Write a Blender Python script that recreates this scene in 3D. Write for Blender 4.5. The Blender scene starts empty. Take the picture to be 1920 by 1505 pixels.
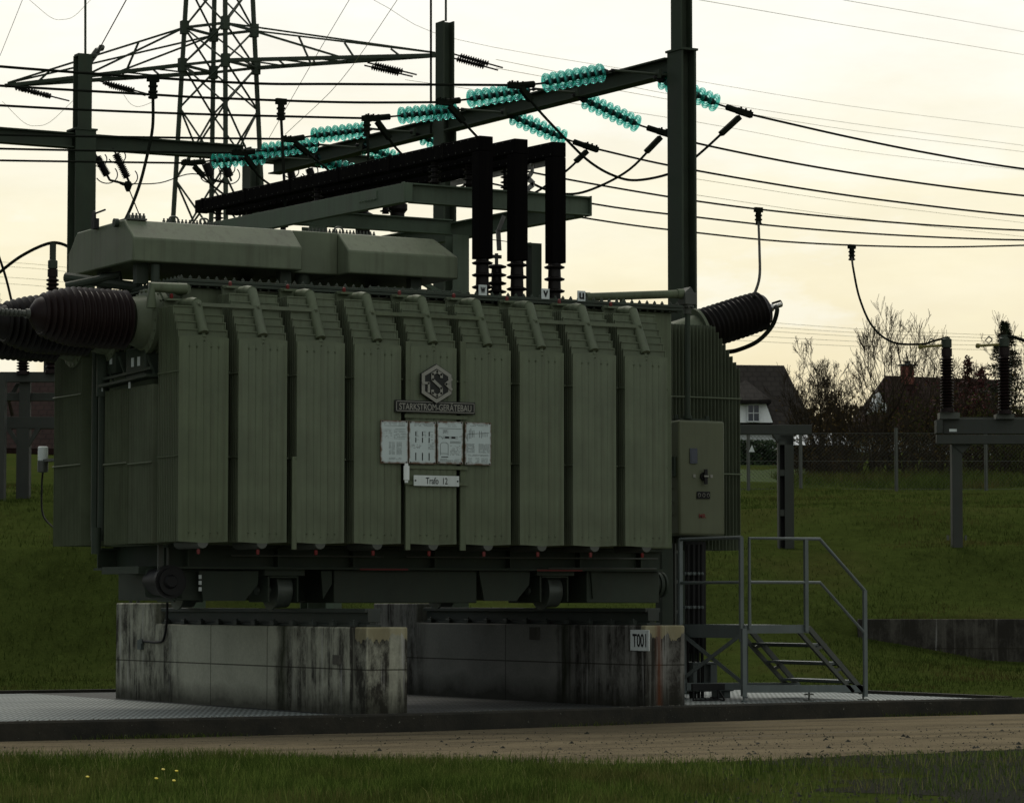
import bpy, math, random
import numpy as np
from mathutils import Vector, Matrix
rad = math.radians
random.seed(7)
sc = bpy.context.scene
COL = sc.collection
# ------------------------------------------------------------------ camera model (world X = long side of the transformer, Y = away from the road)
f = 5900.0; th = rad(29.2); EYE = 1.19; Y0 = 34.0
pit = math.atan((1130-752.5)/f)
ct, st = math.cos(th), math.sin(th)
R = (ct, -st); F = (st, ct)
r0 = (334-960)/f*Y0
CAM = (-(r0*R[0]+Y0*F[0]), -(r0*R[1]+Y0*F[1]), EYE)
def ray(px, py):
    dx = (px-960)/f; dy = (752.5-py)/f
    fw = math.cos(pit)-dy*math.sin(pit); up = math.sin(pit)+dy*math.cos(pit)
    return (dx*R[0]+fw*F[0], dx*R[1]+fw*F[1], up)
def _at(px, py, t, d): return Vector([CAM[i]+t*d[i] for i in range(3)])
def onV(px, py, v): d = ray(px, py); return _at(px, py, (v-CAM[1])/d[1], d)
def onU(px, py, u): d = ray(px, py); return _at(px, py, (u-CAM[0])/d[0], d)
def onZ(px, py, z): d = ray(px, py); return _at(px, py, (z-CAM[2])/d[2], d)
def onD(px, py, D): d = ray(px, py); return _at(px, py, D/(d[0]*F[0]+d[1]*F[1]), d)
def RD(r, d, z=0.0): return Vector((CAM[0]+r*R[0]+d*F[0], CAM[1]+r*R[1]+d*F[1], z))
def toRD(x, y):
    a = x-CAM[0]; b = y-CAM[1]
    return a*R[0]+b*R[1], a*F[0]+b*F[1]
V3 = Vector
# ------------------------------------------------------------------ materials
def new_mat(name):
    m = bpy.data.materials.new(name); m.use_nodes = True
    nt = m.node_tree; b = nt.nodes['Principled BSDF']
    return m, nt, b
def N(nt, typ, **kw):
    n = nt.nodes.new(typ)
    for k, v in kw.items():
        if k in n.inputs: n.inputs[k].default_value = v
        else: setattr(n, k, v)
    return n
def coords(nt, scale=(1, 1, 1), which='Object'):
    tc = N(nt, 'ShaderNodeTexCoord'); mp = N(nt, 'ShaderNodeMapping')
    mp.inputs['Scale'].default_value = scale
    nt.links.new(tc.outputs[which], mp.inputs['Vector'])
    return mp.outputs['Vector']
def noise(nt, vec, scale, detail=4, rough=.55):
    n = N(nt, 'ShaderNodeTexNoise', Scale=scale, Detail=detail, Roughness=rough)
    nt.links.new(vec, n.inputs['Vector']); return n.outputs['Fac']
def ramp(nt, fac, stops):
    r = N(nt, 'ShaderNodeValToRGB'); e = r.color_ramp.elements
    while len(e) < len(stops): e.new(.5)
    for i, (p, c) in enumerate(stops):
        e[i].position = p; e[i].color = (c[0], c[1], c[2], 1) if not isinstance(c, (int, float)) else (c, c, c, 1)
    nt.links.new(fac, r.inputs['Fac']); return r.outputs['Color']
def mix(nt, fac, a, b, typ='MIX'):
    m = N(nt, 'ShaderNodeMix', data_type='RGBA', blend_type=typ)
    for s, i in ((fac, 0), (a, 6), (b, 7)):
        if isinstance(s, (int, float)): m.inputs[i].default_value = s
        elif isinstance(s, tuple): m.inputs[i].default_value = (s[0], s[1], s[2], 1)
        else: nt.links.new(s, m.inputs[i])
    return m.outputs[2]
def mth(nt, op, a, b=None, c=None):
    m = N(nt, 'ShaderNodeMath', operation=op)
    for i, s in enumerate((a, b, c)):
        if s is None: continue
        if isinstance(s, (int, float)): m.inputs[i].default_value = s
        else: nt.links.new(s, m.inputs[i])
    return m.outputs[0]
def bump(nt, b, h, strength=.3, dist=.02):
    n = N(nt, 'ShaderNodeBump', Strength=strength, Distance=dist)
    nt.links.new(h, n.inputs['Height']); nt.links.new(n.outputs['Normal'], b.inputs['Normal'])
def sc3(c, k): return tuple(x*k for x in c)
def paint(name, c, rough=.5, var=.25, streak=.3, metal=0.0, dirt=(.05, .045, .03)):
    m, nt, b = new_mat(name)
    v1 = coords(nt, (1, 1, 1)); v2 = coords(nt, (14, 14, .6))
    n1 = noise(nt, v1, 2.2, 5, .6); n2 = noise(nt, v2, 1.0, 4, .6)
    c1 = ramp(nt, n1, [(.3, sc3(c, 1-var)), (.7, sc3(c, 1+var*.6))])
    oi = N(nt, 'ShaderNodeObjectInfo'); vr = N(nt, 'ShaderNodeMapRange'); nt.links.new(oi.outputs['Random'], vr.inputs[0]); vr.inputs[3].default_value = .91; vr.inputs[4].default_value = 1.10
    hs = N(nt, 'ShaderNodeHueSaturation'); nt.links.new(c1, hs.inputs['Color']); nt.links.new(vr.outputs[0], hs.inputs['Value']); nt.links.new(mth(nt, 'SUBTRACT', 1.9, vr.outputs[0]), hs.inputs['Saturation']); c1 = hs.outputs['Color']
    s = mth(nt, 'MULTIPLY', ramp(nt, n2, [(.48, 0.0), (.75, 1.0)]), streak)
    col = mix(nt, s, c1, dirt)
    nt.links.new(col, b.inputs['Base Color'])
    nt.links.new(ramp(nt, n1, [(.3, rough*.85), (.7, min(1, rough*1.2))]), b.inputs['Roughness'])
    b.inputs['Metallic'].default_value = metal
    b.inputs['Specular IOR Level'].default_value = .5 if metal or rough < .4 else (.2 if rough < .75 else .03)
    n3 = noise(nt, v1, 60, 2)
    bump(nt, b, n3, .08, .004)
    return m
M = {}
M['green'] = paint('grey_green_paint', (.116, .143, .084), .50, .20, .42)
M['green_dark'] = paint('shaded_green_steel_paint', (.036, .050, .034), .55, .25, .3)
M['gantry'] = paint('gantry_paint', (.040, .056, .036), .65, .25, .3)
M['frame_green'] = paint('frame_paint', (.092, .130, .086), .55, .2, .3)
M['duct'] = paint('duct_bitumen', (.0045, .004, .004), .85, .3, .1)
M['galv'] = paint('galvanised_steel', (.120, .145, .140), .5, .22, .25, .35)
M['galv_dark'] = paint('weathered_galvanised_steel', (.075, .083, .068), .6, .25, .25, .2)
M['black'] = paint('black_rubber', (.012, .012, .012), .5, .3, .1)
M['porcelain'] = paint('brown_porcelain', (.011, .0042, .0036), .5, .15, .1)
M['dark_porcelain'] = paint('dark_brown_porcelain', (.006, .004, .0035), .5, .15, .1)
M['alu'] = paint('aluminium', (.55, .54, .50), .35, .15, .1, .8)
M['wheel_steel'] = paint('worn_wheel_steel', (.085, .105, .085), .45, .25, .3, .3)
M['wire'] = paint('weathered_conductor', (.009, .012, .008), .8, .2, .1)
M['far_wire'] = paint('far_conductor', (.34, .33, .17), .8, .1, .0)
M['red'] = paint('red_enamel', (.15, .010, .008), .5, .15, .1)
M['yellow'] = paint('yellow_paint', (.20, .17, .02), .5, .2, .2)
M['white'] = paint('white_enamel', (.62, .68, .66), .45, .12, .2)
M['letter'] = paint('black_lettering', (.012, .012, .012), .6, .1, .0)
M['silver_letter'] = paint('silver_lettering', (.24, .24, .20), .4, .1, .1, .1)
M['plate_dark'] = paint('dark_nameplate', (.018, .02, .018), .4, .2, .1)
M['cabinet'] = paint('cabinet_grey_paint', (.118, .132, .078), .5, .12, .15)
M['rust_rail'] = paint('rail_steel', (.034, .044, .036), .55, .3, .3, .2)
M['wall_white'] = paint('white_render', (.80, .84, .85), .8, .04, .06)
M['wall_yellow'] = paint('yellow_render', (.45, .27, .06), .8, .08, .1)
M['window_glass'] = paint('window_glass', (.02, .03, .05), .15, .1, 0)
M['brick'] = paint('chimney_brick', (.22, .055, .035), .85, .3, .3)
M['conc_plain'] = paint('plain_concrete', (.12, .115, .095), .85, .25, .5)
M['post_conc'] = paint('grey_structure_paint', (.050, .056, .048), .7, .2, .3)
M['bark'] = paint('bark', (.020, .016, .010), .9, .3, .2)
M['twig'] = paint('bare_twigs', (.034, .026, .016), .9, .25, .0)
M['rust_plate'] = None
def plate_mat():
    m, nt, b = new_mat('enamel_with_rust_edges')
    tc = N(nt, 'ShaderNodeTexCoord'); sx = N(nt, 'ShaderNodeSeparateXYZ')
    nt.links.new(tc.outputs['Generated'], sx.inputs[0])
    def edge(s): return mth(nt, 'MULTIPLY', mth(nt, 'ABSOLUTE', mth(nt, 'SUBTRACT', s, .5)), 2.0)
    e = mth(nt, 'MAXIMUM', edge(sx.outputs['X']), edge(sx.outputs['Z']))
    n1 = noise(nt, coords(nt), 14, 5, .65)
    k = mth(nt, 'ADD', e, mth(nt, 'MULTIPLY', mth(nt, 'SUBTRACT', n1, .5), .35))
    w = mix(nt, noise(nt, coords(nt), 5, 3), (.40, .48, .47), (.52, .60, .60))
    rust = ramp(nt, k, [(.88, 0.0), (1.0, 1.0)])
    nt.links.new(mix(nt, rust, w, (.10, .05, .02)), b.inputs['Base Color'])
    b.inputs['Roughness'].default_value = .45
    return m
M['rust_plate'] = plate_mat()
def glass_mat():
    m, nt, b = new_mat('teal_glass')
    nt.nodes.remove(b); out = nt.nodes['Material Output']
    tr = N(nt, 'ShaderNodeBsdfTransparent'); tr.inputs[0].default_value = (.52, .93, .89, 1)
    gl = N(nt, 'ShaderNodeBsdfGlossy', Roughness=.08); gl.inputs[0].default_value = (.75, 1, .95, 1)
    tl = N(nt, 'ShaderNodeBsdfTranslucent'); tl.inputs[0].default_value = (.07, .50, .45, 1)
    lw = N(nt, 'ShaderNodeLayerWeight', Blend=.42)
    m1 = N(nt, 'ShaderNodeMixShader'); m2 = N(nt, 'ShaderNodeMixShader')
    m1.inputs[0].default_value = .22
    nt.links.new(tr.outputs[0], m1.inputs[1]); nt.links.new(tl.outputs[0], m1.inputs[2])
    nt.links.new(mth(nt, 'MULTIPLY', lw.outputs['Fresnel'], .5), m2.inputs[0])
    nt.links.new(m1.outputs[0], m2.inputs[1]); nt.links.new(gl.outputs[0], m2.inputs[2])
    nt.links.new(m2.outputs[0], out.inputs[0])
    return m
M['glass'] = glass_mat()
def concrete_mat(name, clean0, clean1, base, shade=1.0):
    # clean panels between clean0 and clean1 along Y, streaked and mossy ends, board joints
    m, nt, b = new_mat(name)
    geo = N(nt, 'ShaderNodeNewGeometry'); sx = N(nt, 'ShaderNodeSeparateXYZ')
    nt.links.new(geo.outputs['Position'], sx.inputs[0])
    X, Y, Z = sx.outputs
    P = geo.outputs['Position']
    def mp(s):
        q = N(nt, 'ShaderNodeMapping'); q.inputs['Scale'].default_value = s
        nt.links.new(P, q.inputs['Vector']); return q.outputs[0]
    big = noise(nt, mp((1, 1, 1)), 1.6, 5, .6)
    fine = noise(nt, mp((1, 1, 1)), 30, 4, .6)
    stre = noise(nt, mp((7, 5, .35)), 1.3, 5, .65)
    stre2 = noise(nt, mp((16, 11, .5)), 1.0, 3, .6)
    c = ramp(nt, big, [(.3, sc3(base, .78)), (.7, sc3(base, 1.1))])
    c = mix(nt, .22, c, ramp(nt, fine, [(.3, sc3(base, .5)), (.7, sc3(base, 1.3))]))
    # ends mask
    yj = mth(nt, 'ADD', Y, mth(nt, 'MULTIPLY', mth(nt, 'SUBTRACT', big, .5), .5))
    lo = N(nt, 'ShaderNodeMapRange', interpolation_type='SMOOTHSTEP'); nt.links.new(yj, lo.inputs[0])
    lo.inputs[1].default_value = clean0-.12; lo.inputs[2].default_value = clean0+.08
    hi = N(nt, 'ShaderNodeMapRange', interpolation_type='SMOOTHSTEP'); nt.links.new(yj, hi.inputs[0])
    hi.inputs[1].default_value = clean1-.5; hi.inputs[2].default_value = clean1+.15
    dirty = mth(nt, 'MAXIMUM', mth(nt, 'SUBTRACT', 1.0, lo.outputs[0]), hi.outputs[0])
    sm = ramp(nt, stre, [(.33, 0.0), (.54, 1.0)])
    blot = ramp(nt, noise(nt, mp((1, 1, .55)), 3.4, 7, .75), [(.36, .2), (.58, 1.0)])
    fr = mth(nt, 'LESS_THAN', mth(nt, 'ADD', Y, mth(nt, 'MULTIPLY', big, .3)), clean0-1.75 if clean0 < 1.5 else clean0-1.55)
    blot = mth(nt, 'MINIMUM', mth(nt, 'ADD', blot, mth(nt, 'MULTIPLY', fr, .18)), 1.0)
    sm = mth(nt, 'MINIMUM', mth(nt, 'ADD', sm, mth(nt, 'MULTIPLY', fr, .22)), 1.0)
    dk = mth(nt, 'MULTIPLY', dirty, mth(nt, 'MULTIPLY', mth(nt, 'MAXIMUM', mth(nt, 'MULTIPLY', sm, blot), mth(nt, 'MULTIPLY', blot, .45)), .97))
    c = mix(nt, dk, c, (.022, .020, .016))
    wh = mth(nt, 'MULTIPLY', dirty, mth(nt, 'MULTIPLY', ramp(nt, stre2, [(.60, 0.0), (.70, 1.0)]), .6))
    c = mix(nt, wh, c, (.38, .38, .36))
    # moss band where water runs down next to the clean panels, damp foot
    md = mth(nt, 'SUBTRACT', 1.0, mth(nt, 'MULTIPLY', mth(nt, 'ABSOLUTE', mth(nt, 'SUBTRACT', yj, clean0-.22)), 4.5))
    md = mth(nt, 'MULTIPLY', mth(nt, 'MAXIMUM', md, 0.0), .95)
    c = mix(nt, md, c, (.018, .022, .008))
    ft = N(nt, 'ShaderNodeMapRange'); nt.links.new(mth(nt, 'ADD', Z, mth(nt, 'MULTIPLY', big, -.45)), ft.inputs[0])
    ft.inputs[1].default_value = .05; ft.inputs[2].default_value = -.2
    c = mix(nt, mth(nt, 'MULTIPLY', ft.outputs[0], .8), c, (.016, .016, .010))
    # joints
    def line(s, at, w): return mth(nt, 'LESS_THAN', mth(nt, 'ABSOLUTE', mth(nt, 'SUBTRACT', s, at)), w)
    j = line(Z, .47, .008)
    for k in (1.55, 3.15): j = mth(nt, 'MAXIMUM', j, mth(nt, 'MULTIPLY', line(Y, k, .012), .8))
    c = mix(nt, mth(nt, 'MULTIPLY', j, .75), c, (.02, .018, .012))
    # pale crust on the front cap
    cap = mth(nt, 'MULTIPLY', mth(nt, 'LESS_THAN', Y, -.10 if clean1 > 5.5 else -.72), mth(nt, 'GREATER_THAN', mth(nt, 'ADD', Z, mth(nt, 'MULTIPLY', mth(nt, 'SUBTRACT', stre, .5), .35)), .80))
    c = mix(nt, mth(nt, 'MULTIPLY', cap, mth(nt, 'ADD', .35, mth(nt, 'MULTIPLY', big, .7))), c, (.30, .27, .16))
    if clean1 > 5.5:
        ru = mth(nt, 'SUBTRACT', 1.0, mth(nt, 'MULTIPLY', mth(nt, 'ABSOLUTE', mth(nt, 'SUBTRACT', mth(nt, 'ADD', X, mth(nt, 'MULTIPLY', stre, .1)), 6.03)), 16))
        ru = mth(nt, 'MULTIPLY', mth(nt, 'MULTIPLY', mth(nt, 'MAXIMUM', ru, 0.0), mth(nt, 'LESS_THAN', Y, -.15)), .8)
        c = mix(nt, ru, c, (.10, .035, .015))
    nt.links.new(c, b.inputs['Base Color']); b.inputs['Roughness'].default_value = .9; b.inputs['Specular IOR Level'].default_value = .2
    bump(nt, b, mix(nt, .5, fine, stre), .5, .012)
    return m
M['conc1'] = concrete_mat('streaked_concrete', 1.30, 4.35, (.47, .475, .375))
M['conc2'] = concrete_mat('streaked_concrete_shaded', 1.9, 5.6, (.24, .24, .215))  # right wall's shade under the transformer is put into this darker base
def kerb_mat():
    m, nt, b = new_mat('mossy_kerb_concrete')
    v = coords(nt); n1 = noise(nt, v, 3, 5, .65); n2 = noise(nt, v, 26, 4, .7)
    c = ramp(nt, n1, [(.35, (.010, .010, .006)), (.65, (.026, .023, .015))])
    c = mix(nt, ramp(nt, n2, [(.66, 0.0), (.74, .8)]), c, (.34, .34, .28))
    nt.links.new(c, b.inputs['Base Color']); b.inputs['Roughness'].default_value = .95
    bump(nt, b, n2, .5, .02); return m
M['kerb'] = kerb_mat()
def grass_ground():
    m, nt, b = new_mat('grassy_soil')
    v = coords(nt); n1 = noise(nt, v, .35, 5, .6); n2 = noise(nt, v, 3.2, 6, .7); n3 = noise(nt, v, 40, 3, .7)
    c = ramp(nt, n1, [(.34, (.024, .036, .008)), (.5, (.046, .070, .015)), (.66, (.074, .066, .024))])
    c = mix(nt, .6, c, ramp(nt, n2, [(.3, (.010, .016, .004)), (.7, (.058, .082, .019))]), 'MIX')
    c = mix(nt, .35, c, ramp(nt, n3, [(.3, (.008, .010, .003)), (.7, (.072, .086, .022))]))
    nt.links.new(c, b.inputs['Base Color']); b.inputs['Roughness'].default_value = 1.0
    b.inputs['Specular IOR Level'].default_value = .0
    bump(nt, b, mix(nt, .5, n2, n3), .6, .05); return m
M['soil'] = grass_ground()
def road_mat():
    m, nt, b = new_mat('dusty_concrete_road')
    v = coords(nt); vs = coords(nt, (.35, 1.6, 1))
    n1 = noise(nt, vs, 1.1, 6, .6); n2 = noise(nt, v, 45, 4, .75); n3 = noise(nt, v, 7, 5, .7)
    c = ramp(nt, n1, [(.40, (.060, .051, .035)), (.5, (.142, .116, .074)), (.60, (.205, .170, .108))])
    c = mix(nt, .35, c, ramp(nt, n3, [(.3, (.040, .034, .024)), (.7, (.225, .185, .118))]))
    c = mix(nt, .4, c, ramp(nt, n2, [(.3, (.012, .010, .008)), (.7, (.33, .28, .19))]))
    nt.links.new(c, b.inputs['Base Color']); b.inputs['Roughness'].default_value = .95
    b.inputs['Specular IOR Level'].default_value = .0
    bump(nt, b, mix(nt, .5, n2, n3), .7, .02); return m
M['road'] = road_mat()
def grating_mat():
    m, nt, b = new_mat('galvanised_grating')
    tc = N(nt, 'ShaderNodeTexCoord'); sx = N(nt, 'ShaderNodeSeparateXYZ'); nt.links.new(tc.outputs['Object'], sx.inputs[0])
    X, Y, Z = sx.outputs
    A = mth(nt, 'ADD', mth(nt, 'MULTIPLY', X, ct), mth(nt, 'MULTIPLY', Y, -st)); B = mth(nt, 'ADD', mth(nt, 'MULTIPLY', X, st), mth(nt, 'MULTIPLY', Y, ct))
    h = mth(nt, 'MULTIPLY', mth(nt, 'SINE', mth(nt, 'MULTIPLY', A, 2*math.pi/.062)), mth(nt, 'SINE', mth(nt, 'MULTIPLY', B, 2*math.pi/1.05)))      # staggered long slots of the expanded metal
    n = noise(nt, coords(nt, (.3, .9, 1)), 1.2, 5, .65)
    hole = ramp(nt, h, [(.05, 0.0), (.35, 1.0)])
    c = mix(nt, hole, ramp(nt, n, [(.3, (.15, .172, .170)), (.7, (.31, .34, .325))]), (.065, .075, .072))
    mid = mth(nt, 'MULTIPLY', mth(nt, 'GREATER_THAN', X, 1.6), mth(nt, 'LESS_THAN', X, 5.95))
    c = mix(nt, mth(nt, 'MULTIPLY', mid, ramp(nt, n, [(.25, 1.0), (.8, .75)])), c, (.035, .036, .034))      # shade under the transformer, put into the colour between the walls
    nt.links.new(c, b.inputs['Base Color'])
    b.inputs['Roughness'].default_value = .7; b.inputs['Specular IOR Level'].default_value = .12
    return m
M['grating'] = grating_mat()
def roof_mat(name, c):
    m, nt, b = new_mat(name)
    br = N(nt, 'ShaderNodeTexBrick', Scale=1.0)
    br.inputs['Color1'].default_value = (*sc3(c, .8), 1); br.inputs['Color2'].default_value = (*sc3(c, 1.25), 1); br.inputs['Mortar'].default_value = (*sc3(c, .3), 1)
    br.inputs['Mortar Size'].default_value = .03; br.inputs['Brick Width'].default_value = .30; br.inputs['Row Height'].default_value = .24
    tc = N(nt, 'ShaderNodeTexCoord'); sx = N(nt, 'ShaderNodeSeparateXYZ'); nt.links.new(tc.outputs['Object'], sx.inputs[0])
    cb = N(nt, 'ShaderNodeCombineXYZ')
    nt.links.new(mth(nt, 'ADD', mth(nt, 'MULTIPLY', sx.outputs[0], ct), mth(nt, 'MULTIPLY', sx.outputs[1], -st)), cb.inputs[0])
    nt.links.new(mth(nt, 'MULTIPLY', sx.outputs[2], 1.3), cb.inputs[1])
    nt.links.new(cb.outputs[0], br.inputs['Vector'])
    n = noise(nt, coords(nt), 1.5, 4, .6)
    nt.links.new(mix(nt, .5, br.outputs['Color'], ramp(nt, n, [(.3, sc3(c, .6)), (.7, sc3(c, 1.4))])), b.inputs['Base Color'])
    b.inputs['Roughness'].default_value = .9; b.inputs['Specular IOR Level'].default_value = .08
    bump(nt, b, br.outputs['Fac'], .6, .05); return m
M['roof_dark'] = roof_mat('dark_roof_tiles', (.019, .017, .015))
M['roof_red'] = roof_mat('red_brown_roof_tiles', (.020, .0105, .009))
def leaf_mat(name, a, b_, tl=.0, dry=None):
    m, nt, b = new_mat(name)
    oi = N(nt, 'ShaderNodeNewGeometry')
    c = ramp(nt, oi.outputs['Random Per Island'], [(.0, a), (1.0, b_)])
    if dry:
        n1 = noise(nt, coords(nt), .55, 5, .65); n2 = noise(nt, coords(nt), 2.6, 4, .6)
        c = mix(nt, ramp(nt, n1, [(.50, 0.0), (.66, .85)]), c, dry)
        c = mix(nt, ramp(nt, n2, [(.36, .75), (.56, 0.0)]), c, sc3(a, .55))
    nt.links.new(c, b.inputs['Base Color']); b.inputs['Roughness'].default_value = .75
    b.inputs['Specular IOR Level'].default_value = .0 if tl else .2
    if tl:
        t = N(nt, 'ShaderNodeBsdfTranslucent'); nt.links.new(c, t.inputs['Color'])
        ms = N(nt, 'ShaderNodeMixShader'); ms.inputs[0].default_value = tl
        nt.links.new(b.outputs[0], ms.inputs[1]); nt.links.new(t.outputs[0], ms.inputs[2])
        nt.links.new(ms.outputs[0], nt.nodes['Material Output'].inputs[0])
    return m
M['blade'] = leaf_mat('grass_blades', (.032, .060, .011), (.138, .190, .042), .4, (.120, .108, .038))
M['far_blade'] = leaf_mat('bank_grass_blades', (.028, .047, .010), (.102, .138, .032), .4, (.095, .076, .028))
M['stalk'] = leaf_mat('dry_stalks', (.10, .12, .03), (.26, .25, .10), .3)
M['dry_leaf'] = leaf_mat('withered_leaves', (.030, .022, .009), (.085, .062, .026), .3)
M['green_leaf'] = leaf_mat('dull_green_leaves', (.024, .030, .008), (.055, .062, .018), .3)
M['red_leaf'] = leaf_mat('dark_red_leaves', (.035, .010, .010), (.09, .022, .020))
M['needle'] = leaf_mat('conifer_needles', (.012, .020, .010), (.035, .05, .022))
M['lawn'] = paint('mown_lawn', (.034, .060, .008), .95, .25, .0)
M['hedge'] = leaf_mat('hedge_leaves', (.014, .030, .012), (.04, .07, .025))
M['stone'] = leaf_mat('road_grit', (.008, .009, .005), (.030, .030, .018))
def gravel_mat():
    m, nt, b = new_mat('dark_gravel')
    v = coords(nt); n1 = noise(nt, v, 1.2, 5, .65); n2 = noise(nt, v, 34, 4, .8)
    c = ramp(nt, n1, [(.35, (.010, .0125, .006)), (.65, (.022, .023, .013))])
    c = mix(nt, .5, c, ramp(nt, n2, [(.35, (.004, .005, .003)), (.65, (.036, .037, .025))]))
    nt.links.new(c, b.inputs['Base Color']); b.inputs['Roughness'].default_value = 1; b.inputs['Specular IOR Level'].default_value = .05
    bump(nt, b, n2, .8, .02); return m
M['gravel'] = gravel_mat()
M['petal'] = paint('yellow_petals', (.75, .60, .03), .6, .1, 0)
M['petal_white'] = paint('white_petals', (.7, .7, .62), .6, .1, 0)
# ------------------------------------------------------------------ mesh helper
WO = {}
class MB:
    def __init__(s): s.v = []; s.f = []
    def add(s, vs, fs):
        n = len(s.v); s.v.extend([tuple(p) for p in vs]); s.f.extend([tuple(i+n for i in q) for q in fs]); return s
    def box(s, x0, x1, y0, y1, z0, z1):
        return s.add([(x0,y0,z0),(x1,y0,z0),(x1,y1,z0),(x0,y1,z0),(x0,y0,z1),(x1,y0,z1),(x1,y1,z1),(x0,y1,z1)],
                     [(0,3,2,1),(4,5,6,7),(0,1,5,4),(1,2,6,5),(2,3,7,6),(3,0,4,7)])
    def bar(s, p, q, w, h, up=(0,0,1)):
        p = V3(p); q = V3(q); d = (q-p).normalized(); u = V3(up)
        sd = d.cross(u)
        if sd.length < 1e-4: sd = d.cross(V3((0,1,0)))
        sd.normalize(); n = sd.cross(d).normalized()
        a = sd*(w/2); b = n*(h/2)
        vs = [p-a-b, p+a-b, p+a+b, p-a+b, q-a-b, q+a-b, q+a+b, q-a+b]
        return s.add(vs, [(0,1,2,3),(7,6,5,4),(0,4,5,1),(1,5,6,2),(2,6,7,3),(3,7,4,0)])
    def ibeam(s, p, q, w, h, t=.02, up=(0,0,1)):
        p = V3(p); q = V3(q); d = (q-p).normalized(); sd = d.cross(V3(up))
        if sd.length < 1e-4: sd = d.cross(V3((0,1,0)))
        sd.normalize(); n = sd.cross(d).normalized()
        o = n*(h/2-t/2)
        s.bar(p+o, q+o, w, t, up); s.bar(p-o, q-o, w, t, up); s.bar(p, q, t, h-2*t, up); return s
    def tube(s, pts, r, n=8, cap=True):
        pts = [V3(p) for p in pts]; m = len(pts)
        rs = r if isinstance(r, (list, tuple)) else [r]*m
        vs = []; fs = []; prev = None
        for i, p in enumerate(pts):
            d = (pts[min(i+1, m-1)]-pts[max(i-1, 0)]).normalized()
            if prev is None:
                a = d.orthogonal().normalized()
            else:
                a = prev-d*prev.dot(d)
                a = a.normalized() if a.length > 1e-6 else d.orthogonal().normalized()
            prev = a; b = d.cross(a)
            for k in range(n):
                t = 2*math.pi*k/n; vs.append(p+(a*math.cos(t)+b*math.sin(t))*rs[i])
        for i in range(m-1):
            for k in range(n):
                k2 = (k+1) % n; fs.append((i*n+k, i*n+k2, (i+1)*n+k2, (i+1)*n+k))
        if cap: fs.append(tuple(range(n-1, -1, -1))); fs.append(tuple((m-1)*n+k for k in range(n)))
        return s.add(vs, fs)
    def lathe(s, o, ax, prof, n=16):
        o = V3(o); ax = V3(ax).normalized()
        return s.tube2([(o+ax*t, r) for t, r in prof], ax, n)
    def tube2(s, rings, ax, n):
        a = ax.orthogonal().normalized(); b = ax.cross(a); vs = []; fs = []
        for p, r in rings:
            for k in range(n):
                t = 2*math.pi*k/n; vs.append(p+(a*math.cos(t)+b*math.sin(t))*max(r, 1e-4))
        m = len(rings)
        for i in range(m-1):
            for k in range(n):
                k2 = (k+1) % n; fs.append((i*n+k, i*n+k2, (i+1)*n+k2, (i+1)*n+k))
        fs.append(tuple(range(n-1, -1, -1))); fs.append(tuple((m-1)*n+k for k in range(n)))
        return s.add(vs, fs)
    def prism(s, poly, ext):
        poly = [V3(p) for p in poly]; e = V3(ext); n = len(poly)
        vs = poly+[p+e for p in poly]
        fs = [tuple(range(n-1, -1, -1)), tuple(range(n, 2*n))]+[(i, (i+1) % n, n+(i+1) % n, n+i) for i in range(n)]
        return s.add(vs, fs)
    def text(s, txt, c, h, wid, depth=.004, bold=0.0):
        # text on a plane facing -Y, centred at c, cap height h, total width wid
        cu = bpy.data.curves.new('t', 'FONT'); cu.body = txt; cu.align_x = 'CENTER'; cu.align_y = 'CENTER'; cu.extrude = 0; cu.offset = bold
        ob = bpy.data.objects.new('t', cu); COL.objects.link(ob)
        dg = bpy.context.evaluated_depsgraph_get(); me = bpy.data.meshes.new_from_object(ob.evaluated_get(dg))
        vs = [v.co.copy() for v in me.vertices]; fs = [tuple(p.vertices) for p in me.polygons]
        bpy.data.objects.remove(ob); bpy.data.curves.remove(cu); bpy.data.meshes.remove(me)
        x0 = min(v.x for v in vs); x1 = max(v.x for v in vs); y0 = min(v.y for v in vs); y1 = max(v.y for v in vs)
        c = V3(c)
        k = [(c.x+((v.x-x0)/(x1-x0)-.5)*wid, c.y, c.z+((v.y-y0)/(y1-y0)-.5)*h) for v in vs]
        return s.add(k, fs)
    def swap_side(s, i0, X, Yc):
        # turn the vertices added since i0 from facing -Y to facing -X at x = X (reads correctly from -X)
        c = s.v[i0:]
        cx = (min(p[0] for p in c)+max(p[0] for p in c))/2
        s.v[i0:] = [(X, Yc-(p[0]-cx), p[2]) for p in c]; return s
    def build(s, name, mat, parent=None, label=None, cat=None, group=None, kind=None, loc=None, bevel=0, sharp=32):
        me = bpy.data.meshes.new(name)
        if parent is not None: o = WO[parent]
        elif loc is not None: o = V3(loc)
        else:
            o = V3(((min(p[0] for p in s.v)+max(p[0] for p in s.v))/2, (min(p[1] for p in s.v)+max(p[1] for p in s.v))/2, min(p[2] for p in s.v)))
        me.from_pydata([(p[0]-o[0], p[1]-o[1], p[2]-o[2]) for p in s.v], [], s.f)
        me.update()
        me.polygons.foreach_set('use_smooth', [True]*len(me.polygons))
        me.set_sharp_from_angle(angle=rad(sharp))
        ob = bpy.data.objects.new(name, me); COL.objects.link(ob)
        mats = mat if isinstance(mat, list) else [mat]
        for m in mats: me.materials.append(m)
        WO[ob] = V3(o)
        if parent is not None: ob.parent = parent
        else: ob.location = o
        if bevel:
            b = ob.modifiers.new('bevel', 'BEVEL'); b.width = bevel; b.segments = 2; b.limit_method = 'ANGLE'; b.angle_limit = rad(30)
        tag(ob, label, cat, group, kind)
        return ob
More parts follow.
